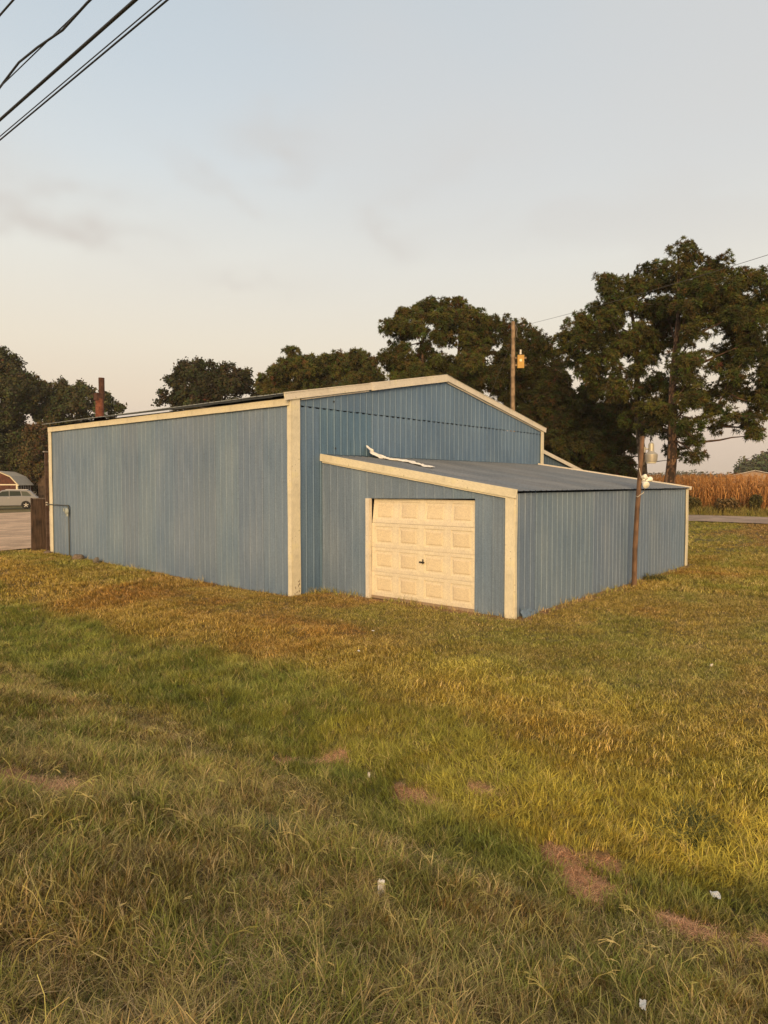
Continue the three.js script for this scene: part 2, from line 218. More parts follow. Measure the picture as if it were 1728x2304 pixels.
part('patch_panel', sheetGeo(V(0.0, 0, 0), X, Y, Z, 1.98, 2.66, () => 3.12, (a) => 3.585 + (vnoise(a * 6, 1) - 0.5) * 0.01, 0.012), freshBlue, main);
part('patch_panel', sheetGeo(V(0.0, 0, 0), X, Y, Z, 8.9, 9.75, () => 3.05, () => 3.62, 0.01), gableBlues[1], main);
const sl = V(1, SLOPE, 0).normalize(), srr = V(-1, SLOPE, 0).normalize(), slope = Math.hypot(1, SLOPE);
sheets(main, 'roof_panel', [roofMetal], V(-0.24, roofY(-0.24) + 0.02, 0.12), nZ, sl, V(-SLOPE, 1, 0).normalize(), 0, LEN + 0.24, () => 0, () => 6.16 * slope);
sheets(main, 'roof_panel', [roofMetal], V(12.08, roofY(12.08) + 0.02, 0.12), nZ, srr, V(SLOPE, 1, 0).normalize(), 0, LEN + 0.24, () => 0, () => 6.16 * slope);
part('ridge_cap', [bar(V(5.78, roofY(5.92) + 0.03, 0.1), V(5.78, roofY(5.92) + 0.03, -LEN - 0.1), 0.3, 0.006, V(-SLOPE, 1, 0).normalize()), bar(V(6.06, roofY(5.92) + 0.03, 0.1), V(6.06, roofY(5.92) + 0.03, -LEN - 0.1), 0.3, 0.006, V(SLOPE, 1, 0).normalize())], roofMetal, main);
part('eave_fascia', bar(V(-0.045, 4.33, 0.02), V(-0.045, 4.33, -LEN - 0.02), 0.05, 0.155, Y, 0.004, 40), cream, main);
part('eave_fascia', bar(V(WID + 0.05, 4.33, 0.02), V(WID + 0.05, 4.33, -LEN - 0.02), 0.05, 0.155, Y, 0.004, 20), cream, main);
const upL = V(-SLOPE, 1, 0).normalize(), upR = V(SLOPE, 1, 0).normalize();
{ // rake boards: two lengths on the left with a slipped joint, one long run on the right, each with a thin lip below
  const rk = (x, d) => V(x, roofY(x) + d, 0.09);
  part('rake_trim', bar(rk(-0.22, -0.045), rk(2.65, -0.045), 0.035, 0.17, upL, 0.004, 16), creamPale, main);
  part('rake_trim', bar(rk(2.64, -0.05).add(V(0, 0, 0.006)), rk(5.93, -0.05).add(V(0, 0, 0.006)), 0.04, 0.2, upL, 0.004, 16), creamPale, main);
  part('rake_trim', bar(rk(5.92, -0.045), rk(12.1, -0.045), 0.035, 0.165, upR, 0.004, 24), creamPale, main);
  part('rake_lip', bar(V(0.3, roofY(0.3) - 0.155, 0.045), V(2.6, roofY(2.6) - 0.155, 0.045), 0.03, 0.03, upL, 0.006, 14), creamPale, main);
  part('rake_lip', bar(V(6.0, roofY(6.0) - 0.15, 0.045), V(11.8, roofY(11.8) - 0.15, 0.045), 0.03, 0.03, upR, 0.006, 24), creamPale, main);
}
part('corner_trim', [bar(V(0.135, -0.1, 0.05), V(0.135, 3.55, 0.05), 0.24, 0.025, Z, 0.005, 24), bar(V(-0.006, -0.1, 0), V(-0.006, 3.55, 0), 0.03, 0.12, Z, 0.005, 24)], cream, main);
part('corner_trim', [bar(V(0.135, 3.5, 0.055), V(0.135, 4.44, 0.055), 0.24, 0.025, Z, 0.004, 8), bar(V(-0.01, 3.5, 0.003), V(-0.01, 4.44, 0.003), 0.03, 0.12, Z, 0.004, 8)], cream, main);
part('corner_trim', bar(V(11.91, 2.6, 0.05), V(11.91, 4.42, 0.05), 0.18, 0.03, Z, 0.004, 8), cream, main);
part('corner_trim', [bar(V(-0.035, 0.02, -11.93), V(-0.035, 4.34, -11.93), 0.02, 0.16, Z, 0.006, 20), bar(V(0.03, 0.02, -12.05), V(0.03, 4.34, -12.05), 0.14, 0.03, Z, 0.004, 8)], cream, main);
{ const r = rng(31), flaked = mat(0.2, 0.15, 0.11); for (let i = 0; i < 16; i++) { const x = 0.03 + r() * 0.2, y = 0.02 + r() ** 2 * 0.3, s = 0.006 + r() * 0.016; part('bare_patch', box(x, x + s, y, y + s * (1 + 2.5 * r()), 0.063, 0.0655 + i * 0.0001, 0), flaked, main); } }
for (const [x, y] of [[1.42, 3.36], [1.37, 4.46]]) part('hole_patch', new THREE.SphereGeometry(0.022, 8, 6).scale(1, 1, 0.4).translate(x, y, 0.03), darkMetal, main);
{ // rusty two-part flue standing through the roof near the far eave
  const rust = mat(0.2, 0.07, 0.04, { map: rustTex, roughness: 0.9 }), rust2 = mat(0.085, 0.038, 0.026, { map: rustTex, roughness: 0.9 });
  const f = thing('flue_pipe', 'rusty stove flue rising through the building roof', 'flue', [1.0, 4.62, -10.5]);
  part('lower_pipe', cyl(0.14, 0.125, 0.72, -0.02, 0, 0), rust, f); part('upper_pipe', cyl(0.095, 0.095, 0.72, 0.06, 0.7, 0), rust2, f);
  part('collar_box', box(-0.17, 0.06, 0.66, 0.9, -0.11, 0.11, 0.01), rust2, f); part('flashing', new THREE.CylinderGeometry(0.15, 0.24, 0.1, 16).rotateZ(0.18).translate(-0.02, 0.05, 0), rust, f);
}

// the lean-to on the far side of the building: only its rake and a dark triangle of wall show
const rear = thing('rear_lean_to', 'dark blue lean-to with cream rake on the far side of the building', 'shed', [12.05, 0, -0.6]);
{ const top = (a) => 3.98 - 0.199 * a;
  sheets(rear, 'wall_panel', [darkBlue], V(0, 0, 0), X, Y, Z, 0.02, 6, () => -0.1, (a) => top(a) - 0.05);
  sheets(rear, 'wall_panel', [darkBlue], V(6, 0, 0), nZ, Y, X, 0, 10, () => -0.1, () => 2.74);
  sheets(rear, 'roof_panel', [roofMetal], V(0, 3.99, 0.1), nZ, V(1, -0.199, 0).normalize(), V(0.199, 1, 0).normalize(), 0, 10.1, () => 0, () => 6.2);
  part('rake_trim', bar(V(0, top(0) - 0.05, 0.09), V(6.15, top(6.15) - 0.05, 0.09), 0.03, 0.14, V(0.199, 1, 0).normalize(), 0.003, 16), creamPale, rear);
}

// ───────────────────────────── the garage lean-to ─────────────────────────────
const S0 = 1.0, S1 = 11.5, SD = 5.07, sTop = (z) => 3.17 - (z / SD) * 0.79;
const shed = thing('garage_lean_to', 'lower blue steel lean-to garage with cream overhead door under sloping roof', 'garage');
const dz0 = 1.52, dz1 = 4.2, dTop = 2.2;
const sideMats = wallBlues;
sheets(shed, 'wall_panel', sideMats, V(S0, 0, 0), Z, Y, nX, 0.03, dz0 - 0.1, () => -0.1, (a) => sTop(a) - 0.03);
sheets(shed, 'wall_panel', sideMats, V(S0, 0, 0), Z, Y, nX, dz0 - 0.1, dz1 + 0.01, (a) => dTop + (a - dz0) * 0.012, (a) => sTop(a) - 0.03);
sheets(shed, 'wall_panel', sideMats, V(S0, 0, 0), Z, Y, nX, dz1 + 0.01, SD - 0.02, () => -0.1, (a) => sTop(a) - 0.03);
sheets(shed, 'wall_panel', sideMats, V(0, 0, SD), X, Y, Z, S0 + 0.02, S1, (a) => -0.1 + (vnoise(a * 3, 4) - 0.5) * 0.03, (a) => 2.345 + (vnoise(a * 2, 9) - 0.5) * 0.01);
sheets(shed, 'wall_panel', sideMats, V(S1, 0, 0), Z, Y, X, 0.03, SD, () => -0.1, (a) => sTop(a) - 0.03);
{ const st = V(0, -0.79 / SD, 1).normalize(), L = Math.hypot(SD + 0.1, 0.81);
  sheets(shed, 'roof_panel', shedRoofMats, V(0, sTop(0) + 0.02, 0), X, st, V(0, 1, 0.79 / SD).normalize(), S0 - 0.05, S1 + 0.1, () => 0.02, (a) => L + (vnoise(a * 1.3, 5) - 0.5) * 0.02);
  const up = V(0, 1, 0.79 / SD).normalize();
  part('rake_trim', bar(V(S0 - 0.06, sTop(0.0) - 0.035, 0), V(S0 - 0.06, sTop(SD + 0.08) - 0.035, SD + 0.08), 0.03, 0.165, up, 0.003, 20), cream, shed);
  part('rake_lip', bar(V(S0 - 0.035, sTop(0.05) - 0.135, 0.05), V(S0 - 0.035, sTop(SD - 0.1) - 0.135, SD - 0.1), 0.03, 0.035, up, 0.003, 20), cream, shed);
  part('rake_trim', bar(V(S1 + 0.1, sTop(0) + 0.02, 0.06), V(S1 + 0.1, sTop(SD + 0.12) + 0.02, SD + 0.12), 0.05, 0.1, up, 0.003, 20), creamPale, shed);
  part('wall_flashing', bar(V(S0 + 0.1, 3.19, 0.05), V(S1 + 0.2, 3.17, 0.05), 0.02, 0.06, Y, 0.01, 60), darkBlue, shed);
}
part('corner_trim', [bar(V(S0 - 0.035, -0.12, SD - 0.07), V(S0 - 0.035, sTop(SD) - 0.1, SD - 0.07), 0.03, 0.19, Z, 0.005, 16), bar(V(S0 - 0.005, -0.12, SD + 0.035), V(S0 - 0.005, sTop(SD) - 0.05, SD + 0.035), 0.075, 0.03, Z, 0.006, 16)], cream, shed);
part('corner_trim', bar(V(S1 - 0.02, -0.02, SD + 0.04), V(S1 - 0.02, 2.34, SD + 0.04), 0.17, 0.03, Z, 0.006, 12), cream, shed);
part('corner_trim', bar(V(S0 - 0.015, 0, 0.02), V(S0 - 0.015, 3.05, 0.02), 0.02, 0.025, Z, 0.004, 12), wallBlues[2], shed);
part('door_jamb', bar(V(S0 - 0.015, 0, dz0 - 0.055), V(S0 - 0.015, dTop, dz0 - 0.055), 0.1, 0.1, Z, 0.004, 12), creamPale, shed);
part('door_jamb', bar(V(S0 + 0.06, 0, dz1 + 0.03), V(S0 + 0.06, dTop + 0.03, dz1 + 0.03), 0.1, 0.05, Z, 0.003, 12), creamPale, shed);
part('door_header', bar(V(S0 + 0.05, dTop + 0.02, dz0), V(S0 + 0.05, dTop + 0.05, dz1), 0.08, 0.05, Y, 0.003, 8), darkBlue, shed);
{ // overhead door: four hinged sections, each with four raised panels; the top one has tipped inwards
  const door = new THREE.Group(); door.name = 'garage_door'; door.position.set(S0 + 0.05, 0.06, 0); shed.add(door);
  const w = dz1 - dz0, hgt = (dTop - 0.06) / 4;
  for (let r = 0; r < 4; r++) {
    const tilt = r === 3 ? 0.13 : (r % 2 ? 0.006 : -0.004), pivot = V(0, r * hgt, 0), M = new THREE.Matrix4().makeTranslation(0, r * hgt, 0).multiply(new THREE.Matrix4().makeRotationZ(-tilt)), put = (g) => g.applyMatrix4(M);
    const z0 = dz0 + (r === 3 ? 0.012 : 0), rails = [box(-0.003, 0.03, 0.001, hgt - 0.001, z0, dz1, 0.003), box(-0.019, 0.02, 0.001, 0.085, z0, dz1, 0.005), box(-0.019, 0.02, hgt - 0.075, hgt - 0.001, z0, dz1, 0.005)];
    for (let c = 0; c <= 4; c++) rails.push(box(-0.0185, 0.02, 0.08, hgt - 0.07, c ? dz0 + c * w / 4 - 0.07 : z0, c < 4 ? dz0 + c * w / 4 + 0.1 : dz1, 0.005)); part('door_section', put(merge(rails)), doorCream, door);
    for (let c = 0; c < 4; c++) {
      const pw = w / 4, a = dz0 + c * pw + 0.1, b = dz0 + (c + 1) * pw - 0.07, y0 = 0.085, y1 = hgt - 0.075, q = [];
      const f = [[a + 0.07, b - 0.07, y0 + 0.07, y1 - 0.07], [a + 0.045, b - 0.045, y0 + 0.045, y1 - 0.045]], P = (i, k) => { const [p, s, t, u] = f[i], x = i ? -0.0045 : -0.014; return [[x, t, p], [x, t, s], [x, u, s], [x, u, p]][k]; }, pos = [];
      for (let k = 0; k < 4; k++) { const n = (k + 1) % 4; pos.push(...P(1, k), ...P(1, n), ...P(0, n), ...P(1, k), ...P(0, n), ...P(0, k)); } pos.push(...P(0, 0), ...P(0, 1), ...P(0, 2), ...P(0, 0), ...P(0, 2), ...P(0, 3));
      q.push(metreUV(tri(pos))); part('raised_panel', put(merge(q)), doorDirty, door);
    }
  }
  const h = part('door_handle', [box(-0.06, -0.035, 0.82, 0.85, 2.85, 2.98, 0.005), cyl(0.012, 0.012, 0.04, 0, 0, 0, 8).rotateZ(Math.PI / 2).translate(-0.02, 0.835, 2.92), box(-0.05, -0.035, 0.8, 0.9, 2.93, 2.955, 0.004)], darkMetal, door); h.userData.label = 'dark T shaped door handle';
  part('bottom_seal', bar(V(-0.01, -0.02, dz0), V(-0.01, -0.03, dz1), 0.05, 0.06, Y, 0.004, 10), mat(0.3, 0.22, 0.15), door);
}
{ const pos = [], N = 12, M = 6, P = (i, j) => [S0 + 0.12 + i / N * 0.75, -0.06 + j / M * (0.26 - 0.16 * i / N), SD + 0.05 + 0.1 * Math.pow(1 - j / M, 1.5) * (0.4 + vnoise(i * 0.7, j * 0.6)) + 0.03 * vnoise(i * 1.3 + 5, j)]; for (let i = 0; i < N; i++) for (let j = 0; j < M; j++) pos.push(...P(i, j), ...P(i + 1, j), ...P(i + 1, j + 1), ...P(i, j), ...P(i + 1, j + 1), ...P(i, j + 1)); const f = part('bent_flap', metreUV(tri(pos)), wallBlues[2], shed); f.userData.label = 'crumpled flap of blue steel at the wall foot'; }
{ // the torn strip of white sheeting caught where the roof meets the gable
  const N = 54, M = 8, path = [[2.68, 0.06], [2.7, 0.3], [2.85, 0.58], [3.0, 0.9], [2.82, 1.3], [2.62, 1.65], [2.48, 2.08]], pt = (k) => { const q = clamp(k, 0, 0.9999) * 6, i = Math.floor(q); return [lerp(path[i][0], path[i + 1][0], q - i), lerp(path[i][1], path[i + 1][1], q - i)]; };
  const pos = [], P = (i, j) => { const k = i / N, [xc, zc] = pt(k), wdt = (0.26 + 0.55 * Math.sin(Math.min(1, k * 1.5 + 0.12) * 2.6) * (1 - 0.75 * k)) * (0.65 + 0.7 * vnoise(k * 16, 2)), zz = zc + (vnoise(j * 0.7 + 4, i * 0.25) - 0.5) * 0.16, lift = k < 0.24 ? 0.27 * (1 - k / 0.24) ** 1.2 * (1 - j / M) : 0; return [xc + (j / M - 0.4) * wdt, sTop(clamp(zz, 0, SD)) + 0.04 + lift + 0.035 * vnoise(i * 1.1, j * 1.2), Math.max(0.05, zz)]; };
  for (let i = 0; i < N; i++) for (let j = 0; j < M; j++) pos.push(...P(i, j), ...P(i + 1, j), ...P(i + 1, j + 1), ...P(i, j), ...P(i + 1, j + 1), ...P(i, j + 1));
  tag(part('torn_sheeting', metreUV(tri(pos)), mat(0.82, 0.77, 0.68), scene), 'torn strip of whitish sheeting lying on the lean-to roof against gable', 'sheeting');
}

// ───────────────────────────── things by the left wall ─────────────────────────────
{ const t = thing('gas_pipe', 'thin dark pipe with small grey regulator against the left blue wall', 'pipe', [-0.07, 0, -10.6]), pm = mat(0.09, 0.1, 0.09, { roughness: 0.6, metalness: 0.3 });
  part('riser', tube([V(0, 0.05, 0), V(0, 0.7, 0.005), V(0, 1.55, 0)], 0.02, 8), pm, t); part('elbow', tube([V(0, 1.55, 0), V(0, 1.76, 0), V(0, 1.81, -0.05), V(0, 1.81, -0.12)], 0.026, 8), pm, t);
  part('cross_pipe', tube([V(0, 1.81, -0.1), V(-0.01, 1.815, -0.8), V(0, 1.82, -1.55)], 0.017, 8), pm, t);
  part('regulator', [new THREE.SphereGeometry(0.1, 14, 10).scale(0.6, 1.1, 1).translate(-0.03, 1.62, -0.06), cyl(0.035, 0.03, 0.12, -0.03, 1.46, -0.02, 10), cyl(0.02, 0.02, 0.1, -0.1, 1.62, -0.12, 8)], mat(0.3, 0.33, 0.3, { roughness: 0.5 }), t);
}
const rustDoor = mat(0.1, 0.065, 0.05, { map: rustTex, roughness: 0.8 }), oldWood = mat(0.13, 0.085, 0.06, { map: woodTex, bumpMap: woodTex, bumpScale: 0.006 });
{ const t = thing('wooden_panel', 'weathered brown wooden panel standing beside the far building corner', 'panel', [0, 0.18, -13]);
  part('board', bar(V(-0.26, -0.05, 0), V(-0.25, 1.84, 0.02), 0.04, 0.045, X, 0.004), oldWood, t); for (const [a, b] of [[-0.24, -0.1], [-0.1, 0.06], [0.06, 0.23]]) part('board', box(a + 0.003, b - 0.003, -0.05, 1.8, -0.02, 0.02 + a * 0.01), oldWood, t);
  part('top_edge', box(-0.28, 0.24, 1.8, 1.835, -0.03, 0.03), mat(0.32, 0.27, 0.25, { map: woodTex }), t); part('edge_strip', box(0.215, 0.24, -0.05, 0.5, 0.012, 0.036), creamPale, t);
}
{ const t = thing('open_door', 'tall narrow rust brown door edge beside the far cream corner trim', 'door', [-0.01, 0.16, -12.32]); part('door_leaf', box(-0.05, 0.05, 0, 3.42, -0.03, 0.03), rustDoor, t); part('track_bracket', box(-0.09, 0.05, 3.42, 3.46, -0.05, 0.06), mat(0.35, 0.32, 0.3, { metalness: 0.5, roughness: 0.5 }), t); for (const y of [1.62, 1.7]) part('hinge', box(-0.06, 0, y, y + 0.035, 0.03, 0.05), creamPale, t); }
function rock(label, x, z, s, seed, c) { const g = new THREE.IcosahedronGeometry(1, 3), p = g.attributes.position, r = rng(seed), o = r() * 50; for (let i = 0; i < p.count; i++) { const v = V().fromBufferAttribute(p, i), k = 0.72 + 0.55 * fbm(v.x * 1.6 + o + v.z, v.y * 1.6 + o - v.z, 3); p.setXYZ(i, v.x * k * s[0], v.y * k * s[1], v.z * k * s[2]); } const n = g.index ? g.toNonIndexed() : g; n.computeVertexNormals(); metreUV(n); const m = part('rock', n, mat(...c, { map: gravelTex }), scene); m.position.set(x, height(x, z) + s[1] * 0.45, z); m.rotation.y = r() * 6; tag(m, label, 'rock', 'rocks along the foot of the left wall'); }
rock('broad tan lump of rock at the left wall foot', -0.3, -9.5, [0.2, 0.14, 0.16], 3, [0.36, 0.27, 0.19]);
rock('pointed half white half dark rock by the left wall', -0.25, -8.45, [0.1, 0.14, 0.09], 8, [0.3, 0.27, 0.23]);
rock('low pale rock under the far cream corner trim', -0.25, -11.8, [0.15, 0.08, 0.12], 12, [0.4, 0.3, 0.21]);

// ───────────────────────────── lamp post, utility pole, wires ─────────────────────────────
{ const t = thing('lamp_post', 'leaning wooden lamp post in front of the lean-to long wall', 'lamp post', [6.44, height(6.44, 5.35), 5.35]);
  const galv = mat(0.5, 0.46, 0.4, { roughness: 0.5, metalness: 0.45, map: trimTex }), white = mat(0.86, 0.84, 0.72, { roughness: 0.25 });
  part('post', tube([V(0, -0.1, 0), V(0.02, 0.9, 0), V(0.05, 1.9, 0.03), V(0.09, 2.8, 0.07), V(0.13, 3.68, 0.1)], [0.062, 0.06, 0.057, 0.056, 0.055], 14), woodMat, t);
  part('post_cap', new THREE.CircleGeometry(0.058, 14).rotateX(-Math.PI / 2).translate(0.13, 3.68, 0.1), woodMat, t);
  const L = part('yard_lamp', new THREE.LatheGeometry([[0.001, 0.4], [0.05, 0.4], [0.055, 0.37], [0.065, 0.36], [0.068, 0.2], [0.075, 0.18], [0.15, 0.12], [0.155, 0.105], [0.14, -0.06], [0.13, -0.06], [0.12, 0.08], [0.001, 0.1]].map((p) => new THREE.Vector2(...p)), 28).translate(0.17, 3.12, 0.3), galv, t); L.userData.label = 'galvanised bell shaped yard light';
  part('lamp_lens', new THREE.CylinderGeometry(0.125, 0.11, 0.05, 24).translate(0.17, 3.04, 0.3), mat(0.6, 0.55, 0.42, { roughness: 0.3 }), t);
  part('lamp_bracket', [tube([V(0.12, 3.36, 0.1), V(0.14, 3.37, 0.2), V(0.17, 3.36, 0.26)], 0.018, 8), box(0.09, 0.14, 3.28, 3.42, 0.15, 0.18)], galv, t);
  const flood = (p, d, s) => { const g = new THREE.LatheGeometry([[0.001, -0.1], [0.028, -0.1], [0.03, -0.05], [0.055, 0.0], [0.068, 0.05], [0.064, 0.065], [0.001, 0.075]].map((q) => new THREE.Vector2(q[0] * s, q[1] * s)), 20); g.applyQuaternion(new THREE.Quaternion().setFromUnitVectors(Y, V(...d).normalize())); return g.translate(...p); };
  part('flood_bulb', flood([0.05, 2.52, 0.2], [-0.5, -0.45, 0.7], 1.25), white, t); part('flood_bulb', flood([0.17, 2.62, 0.26], [0.75, 0.25, 0.3], 1.0), white, t); part('flood_base', [flood([0.06, 2.69, 0.17], [-0.2, 0.1, 1], 0.95), tube([V(0.06, 2.69, 0.17), V(0.12, 2.72, 0.21), V(0.17, 2.62, 0.25)], 0.016, 8), tube([V(0.06, 2.69, 0.17), V(0.05, 2.6, 0.18)], 0.02, 8)], white, t);
  part('loose_cable', tube([V(0.0, 2.9, 0.08), V(-0.03, 2.75, 0.12), V(0.02, 2.62, 0.16), V(0.07, 2.42, 0.2), V(0.05, 2.3, 0.17), V(-0.06, 2.25, 0.13), V(-0.2, 2.2, 0.12), V(-0.3, 2.23, 0.12)], 0.009, 6), mat(0.55, 0.48, 0.36), t);
}
{ const t = thing('utility_pole', 'tall wooden utility pole with orange box rising behind the gable roof', 'utility pole', [21.2, height(21.2, -6.4), -6.4]);
  const orange = mat(0.52, 0.29, 0.035, { roughness: 0.5, map: doorTex });
  part('pole', tube([V(0, -0.2, 0), V(0, 3.5, 0), V(0.02, 7, -0.02), V(0.06, 10.7, -0.05)], [0.145, 0.13, 0.12, 0.108], 14), poleMat, t); part('pole_top', new THREE.ConeGeometry(0.108, 0.05, 14).translate(0.06, 10.725, -0.05), poleMat, t);
  const side = V(0.647, 0, 0.763), at = (l, y, d = 0) => V(0.04, y, -0.03).addScaledVector(side, l).addScaledVector(V(-0.763, 0, 0.647), d);
  part('crossarm', bar(at(0.08, 8.82, 0.05), at(0.68, 8.82, 0.05), 0.09, 0.1, Y, 0.004), poleMat, t); part('crossarm', bar(at(0.08, 8.45, 0.05), at(0.68, 8.45, 0.05), 0.08, 0.09, Y, 0.004), poleMat, t);
  part('orange_box', bar(at(0.2, 8.62, 0.14), at(0.54, 8.62, 0.14), 0.14, 0.68, Y, 0.003, 4), orange, t).userData.label = 'orange yellow box on two crossarms'; part('white_plate', bar(at(0.3, 8.68, 0.222), at(0.42, 8.68, 0.222), 0.012, 0.13, Y, 0, 2), mat(0.75, 0.68, 0.42, { roughness: 0.5 }), t);
  part('insulator', cyl(0.06, 0.05, 0.24, ...at(0.37, 9.0, 0.1).toArray(), 10), mat(0.6, 0.58, 0.54, { roughness: 0.4 }), t); part('bushing_wire', tube([at(0.37, 9.2, 0.1), at(0.22, 9.05, 0.16), at(0.3, 8.96, 0.2), at(0.44, 9.0, 0.18)], 0.012, 6), darkMetal, t);
  part('top_bracket', [box(0.1, 0.2, 10.3, 10.5, -0.08, 0.02), tube([at(0.12, 10.5), at(0.2, 10.35), at(0.17, 10.1), at(0.2, 9.9)], 0.02, 6)], mat(0.2, 0.18, 0.16, { metalness: 0.4 }), t);
  part('down_wire', tube([at(-0.12, 10.3, 0.1), at(-0.14, 8, 0.12), at(-0.1, 5, 0.12)], 0.012, 6), darkMetal, t); part('guy_wire', tube([at(-0.1, 9.6), at(-1.2, 6.9), at(-2.4, 4)], 0.012, 6), darkMetal, t);
}
const wireMat = mat(0.025, 0.026, 0.03, { roughness: 0.5 }), overhead = 'overhead wires crossing the top left of the sky';
function wire(label, x, y, r, wig) { const pts = []; for (let z = -34; z <= 46; z += 0.5) pts.push(V(x + (wig?.(z)[0] ?? 0), y + (z - 5) ** 2 * 0.00006 + (wig?.(z)[1] ?? 0), z)); return pts; }
function overheadWire(label, x, y, r, wig, extra) { const t = thing('overhead_wire', label, 'wire', [0, 0, 0], 0, overhead); part('cable', tube(wire(label, x, y, r, wig), r, 8), wireMat, t); if (extra) part('messenger_strand', tube(wire(label, x, y, 0.006), 0.006, 6), wireMat, t); }
overheadWire('thin wire cutting only the very top left corner', -7.4, 7, 0.009);
overheadWire('dark cable winding around a thin strand, uppermost but one', -6.94, 7, 0.0115, (z) => { const a = z * 2.4; const k = smoothstep(z, 0.2, 1.6) * (1 - smoothstep(z, 4.3, 5)); return [Math.cos(a) * 0.03 * k, Math.sin(a) * 0.05 * k]; }, true);
overheadWire('thickest black cable between the winding one and the pair', -6.67, 7, 0.017);
overheadWire('slim upper wire of the close parallel pair', -6.49, 7.03, 0.0065);
overheadWire('heavier lower wire of the close parallel pair', -6.49, 6.985, 0.0095);
{ const a = V(21.35, 10.65, -6.4), b = V(9.6, 8.75, 8.6), pts = []; for (let i = 0; i <= 24; i++) { const k = i / 24 * 1.5, p = a.clone().lerp(b, k); p.y -= 0.5 * k * (1.5 - k) * 0.9; pts.push(p); } const t = thing('service_wire', 'thin wire from the utility pole top out past the pines', 'wire'); part('cable', tube(pts, 0.007, 6), mat(0.1, 0.09, 0.08), t); part('insulator', new THREE.SphereGeometry(0.06, 8, 6).translate(...pts[1].toArray()), mat(0.25, 0.2, 0.17), t); }

// ───────────────────────────── foliage pieces ─────────────────────────────
function needleTuft(seed, n, len, w) { const r = rng(seed), pos = []; for (let i = 0; i < n; i++) { const a = r() * 6.283, e = -0.25 + r() * 1.6, d = V(Math.cos(a) * Math.cos(e), Math.sin(e), Math.sin(a) * Math.cos(e)), l = len * (0.7 + 0.5 * r()), s = d.clone().cross(V(r() - 0.5, r() - 0.5, r() - 0.5)).normalize().multiplyScalar(w / 2), o = d.clone().multiplyScalar(0.02), m = d.clone().multiplyScalar(l * 0.6).add(V(0, -0.03 * l, 0)), t = d.clone().multiplyScalar(l).add(V(0, -0.16 * l, 0)); for (const q of [o.clone().sub(s), o.clone().add(s), m.clone().add(s), o.clone().sub(s), m.clone().add(s), m.clone().sub(s), m.clone().sub(s), m.clone().add(s), t]) pos.push(q.x, q.y, q.z); } return tri(pos); }
function leafTuft(seed, n, spread, size) { const r = rng(seed), pos = []; for (let i = 0; i < n; i++) { const c = V(r() - 0.5, r() - 0.5, r() - 0.5).multiplyScalar(2 * spread), d = V(r() - 0.5, r() * 0.7 - 0.45, r() - 0.5).normalize(), s = d.clone().cross(V(r() - 0.5, r() + 0.2, r() - 0.5)).normalize(), l = size * (0.7 + 0.6 * r()), p = [c, c.clone().addScaledVector(d, l * 0.5).addScaledVector(s, l * 0.3), c.clone().addScaledVector(d, l), c.clone().addScaledVector(d, l * 0.5).addScaledVector(s, -l * 0.3)]; for (const k of [0, 1, 2, 0, 2, 3]) pos.push(p[k].x, p[k].y, p[k].z); } return tri(pos); }
const needles = [needleTuft(1, 26, 0.2, 0.024), needleTuft(2, 26, 0.19, 0.024)], needlesFar = needleTuft(3, 20, 0.26, 0.04), leaves = [leafTuft(4, 16, 0.22, 0.2), leafTuft(5, 16, 0.3, 0.26)], leavesFar = leafTuft(6, 18, 0.7, 0.6), leavesNear = leafTuft(7, 14, 0.09, 0.1);
const foliageMat = new THREE.MeshPhysicalMaterial({ color: 0xffffff, roughness: 0.9, specularIntensity: 0.4, side: THREE.DoubleSide });
const FWD = V(0.763, 0, -0.647), RGT = V(0.647, 0, 0.763);
const M4 = new THREE.Matrix4(), Q4 = new THREE.Quaternion(), E4 = new THREE.Euler();
function scatter(name, geo, list, parent, material = foliageMat) {
  const m = lit(new THREE.InstancedMesh(geo, material, list.length)); m.name = parent === scene ? numbered(name) : name;
  list.forEach(({ p, q, s, c }, i) => { m.setMatrixAt(i, M4.compose(p, q, s)); m.setColorAt(i, c); }); parent.add(m); return m;
}
